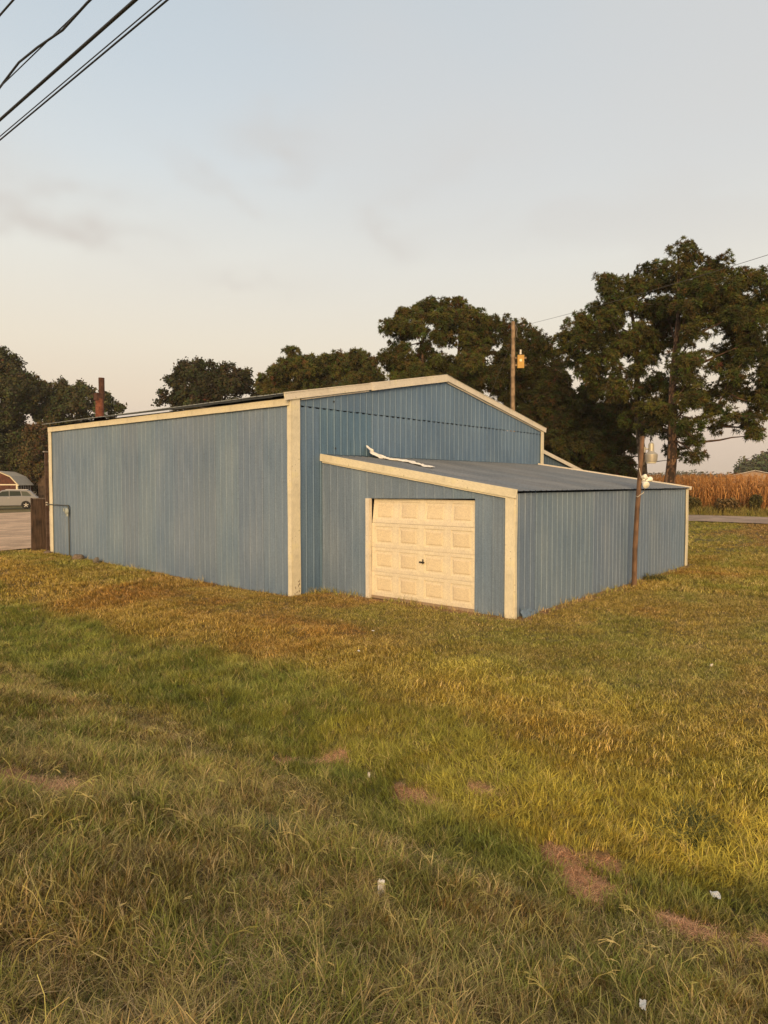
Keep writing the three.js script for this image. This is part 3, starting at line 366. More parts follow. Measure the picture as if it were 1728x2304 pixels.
// A tree: lobes are [across, height, radius] of the masses of foliage on their limbs.
function tree(o) {
  const r = rng(o.seed), by = height(o.at[0], o.at[1]), t = thing(o.name, o.label, 'tree', [o.at[0], by, o.at[1]], 0, o.group), lean = o.lean ?? 0, topY = o.top - by;
  const gauss = () => r() + r() + r() - 1.5, trunkAt = (y) => RGT.clone().multiplyScalar(lean * (Math.max(0, y) / topY) ** 1.4 + 0.1 * Math.sin(y * 0.9 + o.seed)).addScaledVector(FWD, 0.1 * Math.cos(y * 0.7 + o.seed)).setY(y);
  const ys = Array.from({ length: 13 }, (_, i) => topY * i / 12);
  part('trunk', tube(ys.map((y) => trunkAt(y - (y ? 0 : 0.2))), ys.map((y) => o.r * (1 - 0.85 * (y / topY) ** 1.1) * (1 + 0.35 * Math.exp(-y * 2.5))), 12), o.bark ?? barkMat, t);
  const yTop = Math.max(...o.lobes.map((l) => l[1])), wmax = Math.max(...o.lobes.map((l) => Math.abs(l[0]))) + 0.5, list = [], limbs = [], kids0 = o.kids ?? 6, nodes = [];
  const place = (lat, y, rad, dz) => {
    const c = RGT.clone().multiplyScalar(lat).addScaledVector(FWD, dz).setY(y - by), hd = Math.hypot(lat - lean * 0.7, dz), y0 = clamp(c.y - 0.25 - hd * (0.45 + 0.35 * r()), topY * (o.limbFrom ?? 0.28), topY * 0.97), ta = trunkAt(y0), near = nodes.filter((q) => q.y < c.y + 0.5 && Math.hypot(q.x, q.z) < Math.hypot(c.x, c.z) - 0.2).sort((p, q) => p.distanceTo(c) - q.distanceTo(c))[0], a = near && near.distanceTo(c) < 0.75 * ta.distanceTo(c) ? near : ta, b = c, mid = a.clone().lerp(b, 0.5).add(V(gauss() * 0.15, -0.12 * hd * (0.4 + r()) + 0.15, gauss() * 0.15)), r0 = Math.min(o.r * 0.42, 0.025 + hd * 0.016 * (o.limbs ?? 1)) * (0.8 + 0.5 * r());
    const pts = Array.from({ length: 6 }, (_, i) => { const k = i / 5; return a.clone().multiplyScalar((1 - k) ** 2).addScaledVector(mid, 2 * k * (1 - k)).addScaledVector(b, k * k).add(V(gauss() * 0.04, gauss() * 0.04, gauss() * 0.04).multiplyScalar(i && i < 5 ? 1 : 0)); });
    if (a !== near) nodes.push(pts[2], pts[3]); nodes.push(pts[4], pts[5]);
    limbs.push(tube(pts, pts.map((_, i) => lerp(a === near ? r0 * 0.55 : r0, 0.014, i / 5)), 5));
    const hue = r(), n = Math.round(o.density * (rad + 0.15) ** 2), kids = o.flat ? kids0 : Math.round(5 + 9 * rad * rad);
    for (let k = 0; k < kids; k++) {
      const sc = V(gauss(), gauss() * 0.8, gauss()).multiplyScalar(rad * (o.flat ? 0.95 : 0.82)).add(c), sr2 = o.flat ? rad * (0.34 + 0.26 * r()) : 0.22 + 0.2 * r() + rad * 0.06;
      limbs.push(tube([b.clone().lerp(a, 0.12), b.clone().lerp(sc, 0.5).add(V(0, -0.04, 0)), sc], [0.016, 0.011, 0.006], 4));
      const tone = 0.75 + 0.5 * r();
      for (let i = 0; i < n / kids; i++) {
        const d = V(gauss(), gauss(), gauss()).normalize(), p = d.clone().multiplyScalar(sr2 * (0.35 + 0.75 * r() ** 0.6)); p.y *= o.flat ?? 0.8; p.add(sc);
        const out = d.clone().add(V(0, o.upright ?? 0.9, 0)).normalize(); Q4.setFromUnitVectors(Y, out); const q = Q4.clone().multiply(new THREE.Quaternion().setFromAxisAngle(Y, r() * 6.283)), s = o.leafScale * (0.75 + 0.5 * r());
        const c3 = mix3(o.colors[0], o.colors[1], clamp(hue * 0.5 + r() * 0.5, 0, 1)), brown = r() < (o.dead ?? (o.flat ? 0.006 : 0.012));
        list.push({ p, q, s: V(s, s, s), c: new THREE.Color().setRGB(...(brown ? [0.1, 0.055, 0.026] : c3).map((v) => v * tone * (0.7 + 0.6 * r()))) });
      }
    }
  };
  for (const [lat, yl, rad, fix] of o.lobes.slice().sort((p, q) => Math.abs(p[0] - lean * 0.7) - Math.abs(q[0] - lean * 0.7))) { const y = yl - (o.drop ?? 0) * clamp((yl - yTop + 3) / 3, 0, 1), k = Math.sqrt(Math.max(0.05, 1 - (lat / wmax) ** 2)), tf = clamp((yTop - y + 0.7) / 3.5, 0.2, 1), d1 = fix ?? (gauss() * 0.7 - (o.flat || y > yTop - 3 ? 0 : 0.2)) * o.depth * k * tf; place(lat, y, rad, d1); if (fix === undefined && k > 0.6 && tf > 0.5) place(lat * 0.92 + gauss() * 0.25, y - 0.25 + gauss() * 0.25, rad * 0.85, (d1 > 0 ? -1 : 1) * (0.35 + 0.6 * r()) * o.depth * k * 0.75); }
  part('branches', merge(limbs), o.bark ?? barkMat, t);
  for (let i = 0; i < (o.dry ?? 0); i++) { const y = topY * (0.2 + 0.35 * r()), a = trunkAt(y), d = RGT.clone().multiplyScalar(gauss()).addScaledVector(FWD, gauss()).setY(0.15).normalize(), L = 0.8 + r() * 1.6; part('dead_branch', tube([a, a.clone().addScaledVector(d, L * 0.5).add(V(0, -0.1, 0)), a.clone().addScaledVector(d, L).add(V(0, -0.35 * r(), 0))], [0.035, 0.02, 0.006], 5), greyBark, t); }
  const crown = scatter('crown', o.leaf, list, t); crown.userData.kind = 'stuff';
  return t;
}
const pine = [[0.025, 0.034, 0.01], [0.115, 0.106, 0.029]], darkPine = [[0.025, 0.033, 0.011], [0.082, 0.074, 0.022]], oak = [[0.032, 0.04, 0.015], [0.078, 0.072, 0.027]];
tree({ name: 'pine_tree', label: 'tallest pine with bare reddish trunk standing by the road', seed: 11, at: [24.2, 0.6], top: 13.6, drop: 0.6, lean: 0.35, r: 0.29, bark: barkMat, depth: 3.2, density: 195, leafScale: 1, leaf: needles[0], colors: pine, dry: 4, limbs: 1.6, limbFrom: 0.33, lobes: [[0.8,14.0,0.8],[1.6,13.7,0.6],[0.4,13.4,0.6],[1.9,13.0,0.8],[1.0,12.5,0.8],[2.7,12.5,0.7],[3.6,12.2,0.8],[4.4,11.7,0.6],[0.7,11.7,0.7],[2.0,11.9,0.8],[3.1,11.4,0.8],[4.3,10.9,0.7],[4.8,11.2,0.6],[1.4,10.8,0.8],[2.6,10.6,0.8],[3.8,10.0,0.8],[4.6,9.4,0.8],[5.5,10.1,0.8],[3.2,9.2,0.7],[1.7,10.0,0.6],[4.1,8.7,0.8],[5.0,8.0,0.8],[3.0,8.4,0.6],[3.8,7.5,0.8],[4.6,7.0,0.8],[5.5,7.3,0.8],[1.2,8.3,0.6],[2.0,7.5,0.6],[2.6,7.0,0.5],[3.6,5.8,0.5],[4.1,5.3,0.5],[4.5,5.9,0.3],[3.3,6.4,0.3],[1.7,6.0,0.5],[2.0,5.6,0.3],[1.0,6.4,0.5],[0.9,5.5,0.4],[1.1,4.5,0.4],[0.7,3.9,0.3],[0.7,4.9,0.3],[0.3,7.0,0.6],[-0.4,6.0,0.6],[-0.4,5.5,0.4],[0.2,10.6,0.7,-1.3],[0.5,9.4,0.7,-1.4],[0,8.3,0.6,-1.3],[0.3,7.3,0.5,-1.2],[0.6,11.6,0.7,-1],[0.4,6.4,0.45,-1.1]] });
tree({ name: 'pine_tree', label: 'broad pine whose dark trunk shows just behind the lamp post', seed: 12, at: [26.35, -1.4], top: 13.6, lean: -0.9, r: 0.27, bark: greyBark, depth: 3, density: 240, leafScale: 1, leaf: needles[1], colors: pine, dry: 5, limbs: 1.4, limbFrom: 0.35, lobes: [[0.2,13.8,0.5],[0.9,13.8,0.5],[-1.8,13.2,0.7],[-1.2,12.9,0.8],[-2.3,12.6,0.6],[-0.3,12.9,0.6],[0.5,12.9,0.7],[1.2,13.2,0.5],[-2.1,11.8,0.8],[-1.1,11.9,0.8],[0.1,11.9,0.8],[1.2,11.8,0.8],[-3.3,11.2,0.6],[-3.9,10.6,0.7],[-4.3,10.2,0.5],[-2.7,10.8,0.6],[-1.8,10.7,0.6],[-0.5,10.7,0.8],[0.6,10.7,0.8],[1.6,10.7,0.7],[-3.7,9.7,0.7],[-2.7,9.7,0.7],[-4.3,9.7,0.5],[-1.7,9.6,0.6],[-3.1,8.8,0.5],[-2.1,9.0,0.5],[-0.3,9.7,0.6],[0.8,9.7,0.6],[-0.8,8.3,0.6],[-1.8,8.3,0.5],[-3.0,8.2,0.5],[-1.2,7.4,0.7],[-2.2,7.6,0.6],[1.4,8.5,0.6],[0.5,7.6,0.5],[0.8,6.6,0.6],[0.2,6.3,0.5],[-0.4,8.9,0.6,-1.2],[-0.3,7.6,0.6,-1.2],[-0.3,6.4,0.6,-1.1],[-0.1,5.4,0.5,-1],[-0.6,10,0.7,-1.2],[0.5,5.6,0.5,0.3],[-0.8,5.9,0.6,0.4]] });
tree({ name: 'cedar_tree', label: 'low dense dark evergreen filling the space behind the lean-to roof', seed: 13, at: [31.9, -7.2], top: 8.6, r: 0.25, depth: 3, density: 240, leafScale: 1.1, leaf: needlesFar, colors: darkPine, limbFrom: 0.1, dead: 0.03, lobes: [[-2.7,9.0,1.0],[-1.6,8.8,1.0],[-2.7,7.6,1.1],[-1.4,7.4,1.1],[-0.1,8.0,0.9],[-0.1,6.6,1.1],[1.2,7.1,1.0],[2.3,7.3,0.8],[-1.9,6.2,1.1],[-0.6,5.5,1.1],[0.7,5.7,1.1],[1.9,5.9,0.9],[2.7,6.2,0.6],[-0.5,4.4,1.0],[0.6,4.3,1.0],[1.8,4.6,1.0],[2.5,4.8,0.6],[2.7,3.7,0.6],[1.4,3.5,0.7],[0.5,3.1,0.9],[-1.4,4.8,1.0],[-2.3,5.7,1.0],[2.3,2.9,0.7],[1.2,2.5,0.8],[-1.5,3.6,1],[-0.4,2.2,0.9],[2.9,2.2,0.6]] });
tree({ name: 'pine_tree', label: 'pine at the left end of the group above the gable peak', seed: 14, at: [25.2, -15.2], top: 13.6, r: 0.26, depth: 2.6, density: 240, leafScale: 1.1, leaf: needles[0], colors: pine, dry: 3, limbs: 1.5, lobes: [[0.5,14.1,0.6],[0.1,13.9,0.5],[1.2,13.9,0.5],[-1.1,13.6,0.4],[-1.4,13.2,0.5],[-0.5,13.3,0.6],[-2.0,12.7,0.5],[-2.3,12.5,0.3],[-1.4,12.3,0.7],[-0.5,12.5,0.7],[0.5,13.1,0.8],[-1.5,11.4,0.4],[-1.9,11.3,0.3],[0.0,11.3,0.5],[0.9,12.1,0.7],[-2.7,10.6,0.4],[-2.3,10.3,0.5],[-1.7,10.2,0.5],[-1.0,10.3,0.5],[-0.4,10.1,0.7],[-1.8,9.6,0.5],[0.6,10.7,0.5],[0.4,10.0,0.8],[-1.1,9.7,0.6],[-0.5,9.3,0.7],[1.2,13.0,0.6],[0.6,8.6,0.8],[-1.4,8.6,0.8]] });
tree({ name: 'pine_tree', label: 'middle pine of the group, crown directly behind the gable peak', seed: 15, at: [27.9, -14.3], top: 14, r: 0.27, depth: 2.6, density: 240, leafScale: 1.1, leaf: needles[1], colors: pine, dry: 3, lobes: [[-0.3,14.5,0.6],[0.4,14.4,0.5],[1.1,14.0,0.5],[-0.9,13.4,0.7],[0.0,13.5,0.8],[0.9,13.2,0.8],[1.7,13.3,0.6],[0.7,12.3,0.8],[1.7,12.2,0.8],[0.6,11.4,0.6],[1.6,11.3,0.7],[-1.0,10.4,0.7],[-0.3,10.4,0.7],[0.5,10.2,0.8],[1.4,10.2,0.8],[0.6,9.5,0.8],[1.3,9.4,0.8],[-0.5,9.6,0.7],[-0.5,12.6,0.5],[1.6,12.8,0.7],[0.8,8.4,0.9],[-0.6,8.3,0.9]] });
tree({ name: 'pine_tree', label: 'lower drooping pine right behind the utility pole and orange box', seed: 16, at: [29.9, -11.2], top: 12.6, r: 0.25, depth: 2.8, density: 190, leafScale: 1.1, leaf: needles[0], colors: darkPine, dead: 0.03, dry: 4, limbFrom: 0.2, lobes: [[-1.3,13.1,0.7],[-0.5,12.8,0.6],[0.2,12.5,0.7],[0.9,12.1,0.6],[1.8,11.4,0.6],[1.3,11.5,0.6],[-0.9,12.1,0.8],[0.0,11.7,0.8],[-1.0,11.0,0.7],[2.1,10.9,0.7],[2.7,10.3,0.6],[0.9,11.0,0.5],[1.2,10.4,0.8],[1.9,9.8,0.8],[2.7,9.3,0.8],[0.8,9.7,0.8],[1.5,8.9,0.9],[2.7,8.3,0.9],[-1.3,10.0,0.8],[-0.4,10.1,0.8],[-0.8,9.2,0.8],[0.0,8.9,0.8],[0.8,8.5,0.8],[-0.4,8.1,0.8],[-1.5,9.0,0.8],[1.2,7.5,0.8],[2.3,7.3,0.9],[-0.2,10.9,0.6],[0.2,7,0.9],[-1,7,0.9],[2,6.3,0.9],[0.9,6,0.9],[3.4,7.2,0.8],[3.3,6,0.8]] });
tree({ name: 'pine_tree', label: 'small rounded pine above the eave, beside the dark leafy tree', seed: 17, at: [27.2, -29.9], top: 12.4, r: 0.25, depth: 2.4, density: 150, leafScale: 1.15, leaf: needlesFar, colors: pine, lobes: [[0.0,12.6,0.9],[-0.7,12.1,0.7],[0.8,12.2,0.8],[0.5,11.4,1.1],[-0.9,11.3,1.0],[-1.6,11.4,0.6],[-1.8,10.5,0.9],[-2.5,10.6,0.5],[-0.7,10.3,1.1],[0.8,10.3,1.0],[-2.3,10.1,0.6],[1.3,11.7,0.8],[1.7,12.0,0.6],[-1.6,9.4,1.0],[-0.1,9.2,1.1]] });
tree({ name: 'pine_tree', label: 'domed pine above the left slope of the gable roof', seed: 18, at: [31, -28.4], top: 12.6, r: 0.25, depth: 2.4, density: 150, leafScale: 1.15, leaf: needlesFar, colors: pine, lobes: [[1.2,13.0,0.8],[0.1,12.8,0.8],[-0.8,12.8,0.9],[-1.4,12.9,0.6],[2.1,12.6,0.8],[2.7,12.2,0.6],[-1.3,11.9,0.9],[0.1,11.9,0.8],[1.5,12.0,1.1],[2.5,11.5,0.9],[3.2,11.3,0.7],[-2.0,11.2,1.1],[-1.3,10.9,0.6],[1.3,11.0,1.1],[2.2,10.9,1.1],[0.1,10.1,1.2],[-1.3,9.7,1.2],[1.8,9.8,1.2]] });
tree({ name: 'broadleaf_tree', label: 'dark ragged leafy tree above the long eave, clear of other trees', seed: 19, at: [31.8, -47.7], top: 13.5, r: 0.32, depth: 3.4, density: 52, leafScale: 1, leaf: leaves[1], colors: [[0.026, 0.029, 0.013], [0.055, 0.05, 0.023]], bark: greyBark, upright: 0.2, flat: 1, lobes: [[-1.3,14.9,0.7],[-0.4,14.4,0.9],[-2.8,14.4,0.8],[-1.9,13.9,1.2],[-3.2,13.7,0.9],[-3.8,13.1,0.6],[-0.6,13.3,1.3],[0.7,14.0,0.9],[1.7,14.4,0.7],[1.6,13.4,1.2],[2.8,13.3,0.9],[3.5,13.7,0.7],[3.2,12.4,1.2],[3.9,12.8,0.7],[4.5,12.0,0.6],[1.6,12.0,1.3],[0.0,11.8,1.5],[-1.7,12.1,1.3],[-3.2,12.1,1.0],[-3.9,11.3,0.9],[-4.6,11.0,0.4],[-2.5,11.0,1.2],[5.1,12.1,0.4],[-0.3,10.5,1.5],[2.2,10.5,1.3]] });
tree({ name: 'broadleaf_tree', label: 'tallest leafy tree at the left edge, behind the barns', seed: 20, at: [24, -80.1], top: 17, r: 0.4, depth: 4.5, density: 50, leafScale: 1.15, leaf: leaves[1], colors: oak, bark: greyBark, upright: 0.2, flat: 1, limbFrom: 0.15, lobes: [[-0.4,19.0,0.8],[-0.8,18.2,1.1],[0.3,17.9,1.0],[0.8,18.4,0.5],[0.0,16.6,1.4],[-1.6,16.9,1.6],[1.2,16.9,0.5],[2.1,16.2,0.8],[3.0,15.9,0.7],[1.6,14.9,1.2],[0.0,14.8,1.5],[3.3,14.9,0.8],[4.1,14.9,0.7],[4.9,14.4,0.7],[3.0,13.8,1.1],[1.0,13.3,1.5],[-0.8,13.3,1.6],[4.4,13.6,1.0],[2.2,12.2,1.1],[0.3,11.4,1.5],[3.3,12.2,0.7],[0.5,9.6,1.4],[-1.1,8.6,2.1],[1.2,7.9,1.4],[-2.9,14.1,2.1],[-2.9,10.7,2.1],[0.5,6.6,1.6],[1.9,5.2,1.4],[-0.3,4.9,1.6],[3,8.5,1],[3.6,6.5,1.2],[-2.5,6,2],[2.2,3,1.4],[0,2.6,1.6],[4,4,1.3]] });
tree({ name: 'broadleaf_tree', label: 'spreading leafy tree directly behind the rusty flue', seed: 21, at: [30.9, -76.6], top: 14, r: 0.38, depth: 4, density: 50, leafScale: 1.1, leaf: leaves[1], colors: oak, bark: greyBark, upright: 0.2, flat: 0.9, limbFrom: 0.2, lobes: [[-1.6,15.2,0.9],[-0.9,14.7,0.9],[-2.6,14.2,0.7],[0.9,15.4,0.7],[1.7,14.8,0.9],[0.3,14.2,1.1],[-1.3,13.4,1.3],[-2.8,12.8,1.3],[2.4,14.2,0.9],[2.6,12.8,1.3],[1.0,12.5,1.4],[-0.6,12.1,1.3],[4.3,13.7,0.7],[4.8,13.1,0.9],[5.7,12.7,0.7],[6.3,12.2,0.4],[4.5,12.0,0.9],[-3.7,11.7,1.3],[-1.8,10.8,1.4],[0.3,11.0,1.1],[-2.6,9.3,1.6],[-0.9,9.1,1.6],[-3.4,7.2,1.6],[-2,6.4,1.6]] });
tree({ name: 'broadleaf_tree', label: 'lower brownish tree beside the far building corner above the barns', seed: 22, at: [23.2, -68.7], top: 7.5, r: 0.2, depth: 2, density: 80, leafScale: 0.9, leaf: leaves[1], colors: [[0.06, 0.05, 0.018], [0.11, 0.075, 0.03]], bark: greyBark, upright: 0.2, flat: 1, limbFrom: 0.1, lobes: [[-0.4,8.0,1.1],[0.5,6.8,1.2],[-0.7,6.6,1.1],[0.2,5.3,1.2],[-1.0,4.6,1.0],[-0.1,8.7,0.7],[1.0,8.0,1.0],[0.7,4.1,1.1],[-0.7,3.5,1.0],[0,2.5,1.2]] });
tree({ name: 'distant_tree', label: 'rounded dark tree on the horizon at the right edge', seed: 23, at: [216, -33], top: 8.5, r: 0.5, depth: 5, density: 8, leafScale: 1.3, leaf: leavesFar, colors: [[0.05, 0.06, 0.03], [0.09, 0.09, 0.05]], bark: greyBark, upright: 0.2, flat: 1, limbFrom: 0.1, lobes: [[0,9,2.4],[-3,7.6,2.2],[3,9.4,2.6],[6,8.8,3],[1.5,6.5,3],[-5,5.6,2],[5,6,3],[-2.5,5,2.4],[9,9,3],[9,6,3],[-7.5,4.3,1.5],[1,3.5,3],[6,3.2,3],[-4,3,2]] });

// a far line of woods along the horizon
{ const r = rng(41), list = []; for (let i = 0; i < 8800; i++) { const k = r(), lat = lerp(-330, 330, k), d = 330 + 40 * r(), hgt = (2.6 + 4.2 * fbm(lat * 0.045, 3, 4) + 2.5 * vnoise(lat * 0.16, 8)) * (0.25 + 0.75 * r()), p = V(-10, 0, 11).addScaledVector(FWD, d).addScaledVector(RGT, lat).setY(0.4 + hgt), s = 1.1 + r(); E4.set(0, r() * 6, 0); list.push({ p, q: new THREE.Quaternion().setFromEuler(E4), s: V(s, s, s), c: new THREE.Color().setRGB(0.085 + 0.04 * r(), 0.09 + 0.03 * r(), 0.055 + 0.02 * r()) }); } tag(scatter('far_woods', leavesFar, list, scene), 'low hazy line of far woods on the horizon', 'woods', null, 'stuff'); }

// ───────────────────────────── corn, weeds and shrubs beyond the road ─────────────────────────────
function cornPlant(seed) {
  const r = rng(seed), pos = [], strip3 = (p, w) => { for (let i = 0; i + 1 < p.length; i++) { const a = p[i], b = p[i + 1], d = b.clone().sub(a), s = d.clone().cross(V(0.2, 1, 0.4)).normalize(), w0 = w(i / (p.length - 1)), w1 = w((i + 1) / (p.length - 1)); const q = [a.clone().addScaledVector(s, w0), a.clone().addScaledVector(s, -w0), b.clone().addScaledVector(s, -w1), b.clone().addScaledVector(s, w1)]; for (const k of [0, 1, 2, 0, 2, 3]) pos.push(q[k].x, q[k].y, q[k].z); } };
  const H = 2.35 + 0.3 * r(), lx = (r() - 0.5) * 0.3, lz = (r() - 0.5) * 0.3, at = (y) => V(lx * (y / H) ** 2, y, lz * (y / H) ** 2);
  for (const a of [0, 2.1, 4.2]) { const o = V(Math.cos(a) * 0.012, 0, Math.sin(a) * 0.012); strip3([0, 0.8, 1.6, H].map((y) => at(y).add(o)), (k) => 0.013 * (1 - k * 0.6)); }
  for (let i = 0; i < 11; i++) { const y = 0.35 + i * (H - 0.5) / 11 + 0.1 * r(), a = i * Math.PI + (r() - 0.5) * 1.6, d = V(Math.cos(a), 0, Math.sin(a)), L = 0.5 + 0.35 * r(), up = 0.2 + 0.3 * r(), p = []; for (let k = 0; k <= 4; k++) { const q = k / 4; p.push(at(y).addScaledVector(d, L * (q * 0.85 - q * q * 0.35)).add(V((r() - 0.5) * 0.05, up * q - (0.5 + 0.5 * up + 0.5 * r()) * q * q, (r() - 0.5) * 0.05))); } strip3(p, (k) => 0.042 * (0.5 + k) * (1.05 - k) + 0.004); }
  for (let i = 0; i < 5; i++) { const a = r() * 6.28; strip3([at(H), at(H).add(V(Math.cos(a) * 0.06, 0.16, Math.sin(a) * 0.06)), at(H).add(V(Math.cos(a) * 0.15, 0.26, Math.sin(a) * 0.15))], () => 0.007); }
  const e = at(1.05), a = r() * 6.28; strip3([e, e.clone().add(V(Math.cos(a) * 0.07, 0.06, Math.sin(a) * 0.07)), e.clone().add(V(Math.cos(a) * 0.12, -0.14, Math.sin(a) * 0.12))], () => 0.035);
  return tri(pos);
}
{ const r = rng(51), kinds = [[], [], []];
  for (let row = 0; row < 16; row++) for (let z = -30; z < 22; z += 0.17) { const x = 41.4 + row * 0.76 + (r() - 0.5) * 0.15, zz = z + (r() - 0.5) * 0.12; E4.set((r() - 0.5) * 0.2, r() * 6.283, (r() - 0.5) * 0.2); const s = 0.8 + 0.18 * r() + 0.1 * fbm(z * 0.3, row, 2), t = r(); kinds[Math.floor(r() * 3)].push({ p: V(x, height(x, zz, false), zz), q: new THREE.Quaternion().setFromEuler(E4), s: V(s, s, s), c: new THREE.Color().setRGB(...mix3([0.3, 0.13, 0.04], [0.55, 0.29, 0.1], t)) }); }
  const f = thing('corn_field', 'dense field of dry orange brown corn beyond the road', 'corn field', [0, 0, 0]); f.userData.kind = 'stuff'; kinds.forEach((l, i) => { scatter('corn_plants', cornPlant(60 + i), l, f).userData.kind = 'stuff'; });
}
function shrub(label, x, z, s, colors, seed) { const r = rng(seed), list = [], t = thing('shrub', label, 'shrub', [x, height(x, z), z]), stems = []; for (let k = 0; k < 9; k++) { const a = r() * 6.28, e = V(Math.cos(a) * s[0] * r() * 0.8, s[1] * (0.55 + 0.5 * r()), Math.sin(a) * s[0] * r() * 0.8); stems.push(tube([V(0, 0, 0), e.clone().multiplyScalar(0.55).add(V(0, 0.05, 0)), e], [0.02, 0.013, 0.005], 5)); for (let i = 0; i < 34; i++) { const p = e.clone().multiplyScalar(0.35 + 0.7 * r()).add(V((r() - 0.5) * s[0] * 0.55, (r() - 0.5) * 0.25, (r() - 0.5) * s[0] * 0.55)); p.y = Math.max(p.y, 0.05); E4.set(r(), r() * 6, r()); const q = 0.8 + 0.6 * r(); list.push({ p, q: new THREE.Quaternion().setFromEuler(E4), s: V(q, q, q).multiplyScalar(s[2] ?? 1), c: new THREE.Color().setRGB(...mix3(colors[0], colors[1], r())) }); } } part('stems', merge(stems), greyBark, t); scatter('leaves', leavesNear, list, t).userData.kind = 'stuff'; return t; }
shrub('rounded green shrub at the corn edge just beyond the shed corner', 39.8, -2.6, [0.7, 1.05, 1.2], [[0.08, 0.08, 0.026], [0.17, 0.13, 0.045]], 71);
shrub('small dark shrub among corn near the right edge', 40.6, 1.1, [0.4, 1.25, 1.2], [[0.06, 0.06, 0.02], [0.12, 0.1, 0.035]], 72);
shrub('low brownish weed bush between the two corn edge shrubs', 39.7, -0.6, [0.9, 0.8, 1.5], [[0.12, 0.085, 0.035], [0.17, 0.11, 0.045]], 73);


// ───────────────────────────── barns and car beyond the lot ─────────────────────────────
const barnRed = mat(0.15, 0.055, 0.035, { map: woodTex, roughness: 0.85 }), barnTan = mat(0.17, 0.115, 0.075, { map: woodTex }), roofTan = mat(0.42, 0.37, 0.3, { map: trimTex, roughness: 0.7 });
function gambrel(o) {
  const t = thing('barn', o.label, 'barn', o.at, o.turn), { w, d, e, b, a } = o, h = w / 2, k = h * 0.62, prof = [[-h, 0], [-h, e], [-k, b], [0, a], [k, b], [h, e], [h, 0]];
  const gable = (z) => { const s = new THREE.Shape(prof.map((p) => new THREE.Vector2(...p))); return new THREE.ExtrudeGeometry(s, { depth: 0.06, bevelEnabled: false }).translate(0, 0, z); };
  part('gable_wall', metreUV(gable(0)), o.wall, t); part('gable_wall', metreUV(gable(-d)), o.wall, t);
  const over = 0.12, seg = [[-h - 0.1, e - 0.12, -k, b], [-k, b, 0, a], [0, a, k, b], [k, b, h + 0.1, e - 0.12]];
  for (const [x0, y0, x1, y1] of seg) { const n = V(-(y1 - y0), x1 - x0, 0).normalize().multiplyScalar(0.05); part('roof_slope', bar(V((x0 + x1) / 2, (y0 + y1) / 2, over + 0.06).add(n), V((x0 + x1) / 2, (y0 + y1) / 2, -d - over).add(n), Math.hypot(x1 - x0, y1 - y0) + 0.03, 0.05, n.clone().normalize(), 0.002, 4), o.roof, t); part('roof_trim', bar(V(x0, y0, 0.1).add(n.clone().multiplyScalar(0.2)), V(x1, y1, 0.1).add(n.clone().multiplyScalar(0.2)), 0.05, 0.13, n.clone().normalize(), 0.002, 3), o.trim ?? cream, t); }
  part('cross_trim', box(-h, h, e - 0.08, e + 0.03, 0.07, 0.1), o.trim ?? cream, t); for (const x of [-h + 0.07, h - 0.07]) part('corner_board', box(x - 0.08, x + 0.08, 0, e - 0.08, 0.07, 0.1), o.trim ?? cream, t);
  part('side_wall', box(-h, -h + 0.06, 0, e, -d, 0), o.wall, t);
  if (o.porch) { part('porch_wall', box(h - 1.2, h - 1.14, 0, e, -d, 0), mat(0.035, 0.022, 0.017), t); for (let i = 0; i < 6; i++) part('porch_post', box(h - 0.12, h - 0.03, 0, e - 0.06, -0.6 - i * (d - 0.9) / 5.2, -0.51 - i * (d - 0.9) / 5.2), mat(0.55, 0.5, 0.45), t); part('porch_rail', box(h - 0.1, h - 0.05, 0.8, 0.86, -d + 0.3, -0.1), mat(0.1, 0.06, 0.05), t); }
  else { part('side_wall', box(h - 0.06, h, 0, e, -d, 0), o.wall, t); part('wall_lamp', box(-0.6, 0.3, 1.75, 1.9, 0.07, 0.3, 0.05), darkMetal, t); part('dark_bench', box(-0.7, 0.5, 0.95, 1.1, 0.07, 0.4, 0.05), darkMetal, t); }
  return t;
}
gambrel({ label: 'red gambrel barn with pale roof and porch posts behind the silver car', at: [16.6, 0.16, -62.3], turn: -0.62, w: 3.5, d: 5.6, e: 2.25, b: 3.05, a: 3.55, wall: barnRed, roof: roofTan, porch: true });
gambrel({ label: 'tan gambrel barn half hidden by the far building corner', at: [22.9, 0.16, -64.5], turn: -0.62, w: 2.9, d: 4, e: 2.35, b: 3.05, a: 3.65, wall: barnTan, roof: barnTan, trim: barnTan });
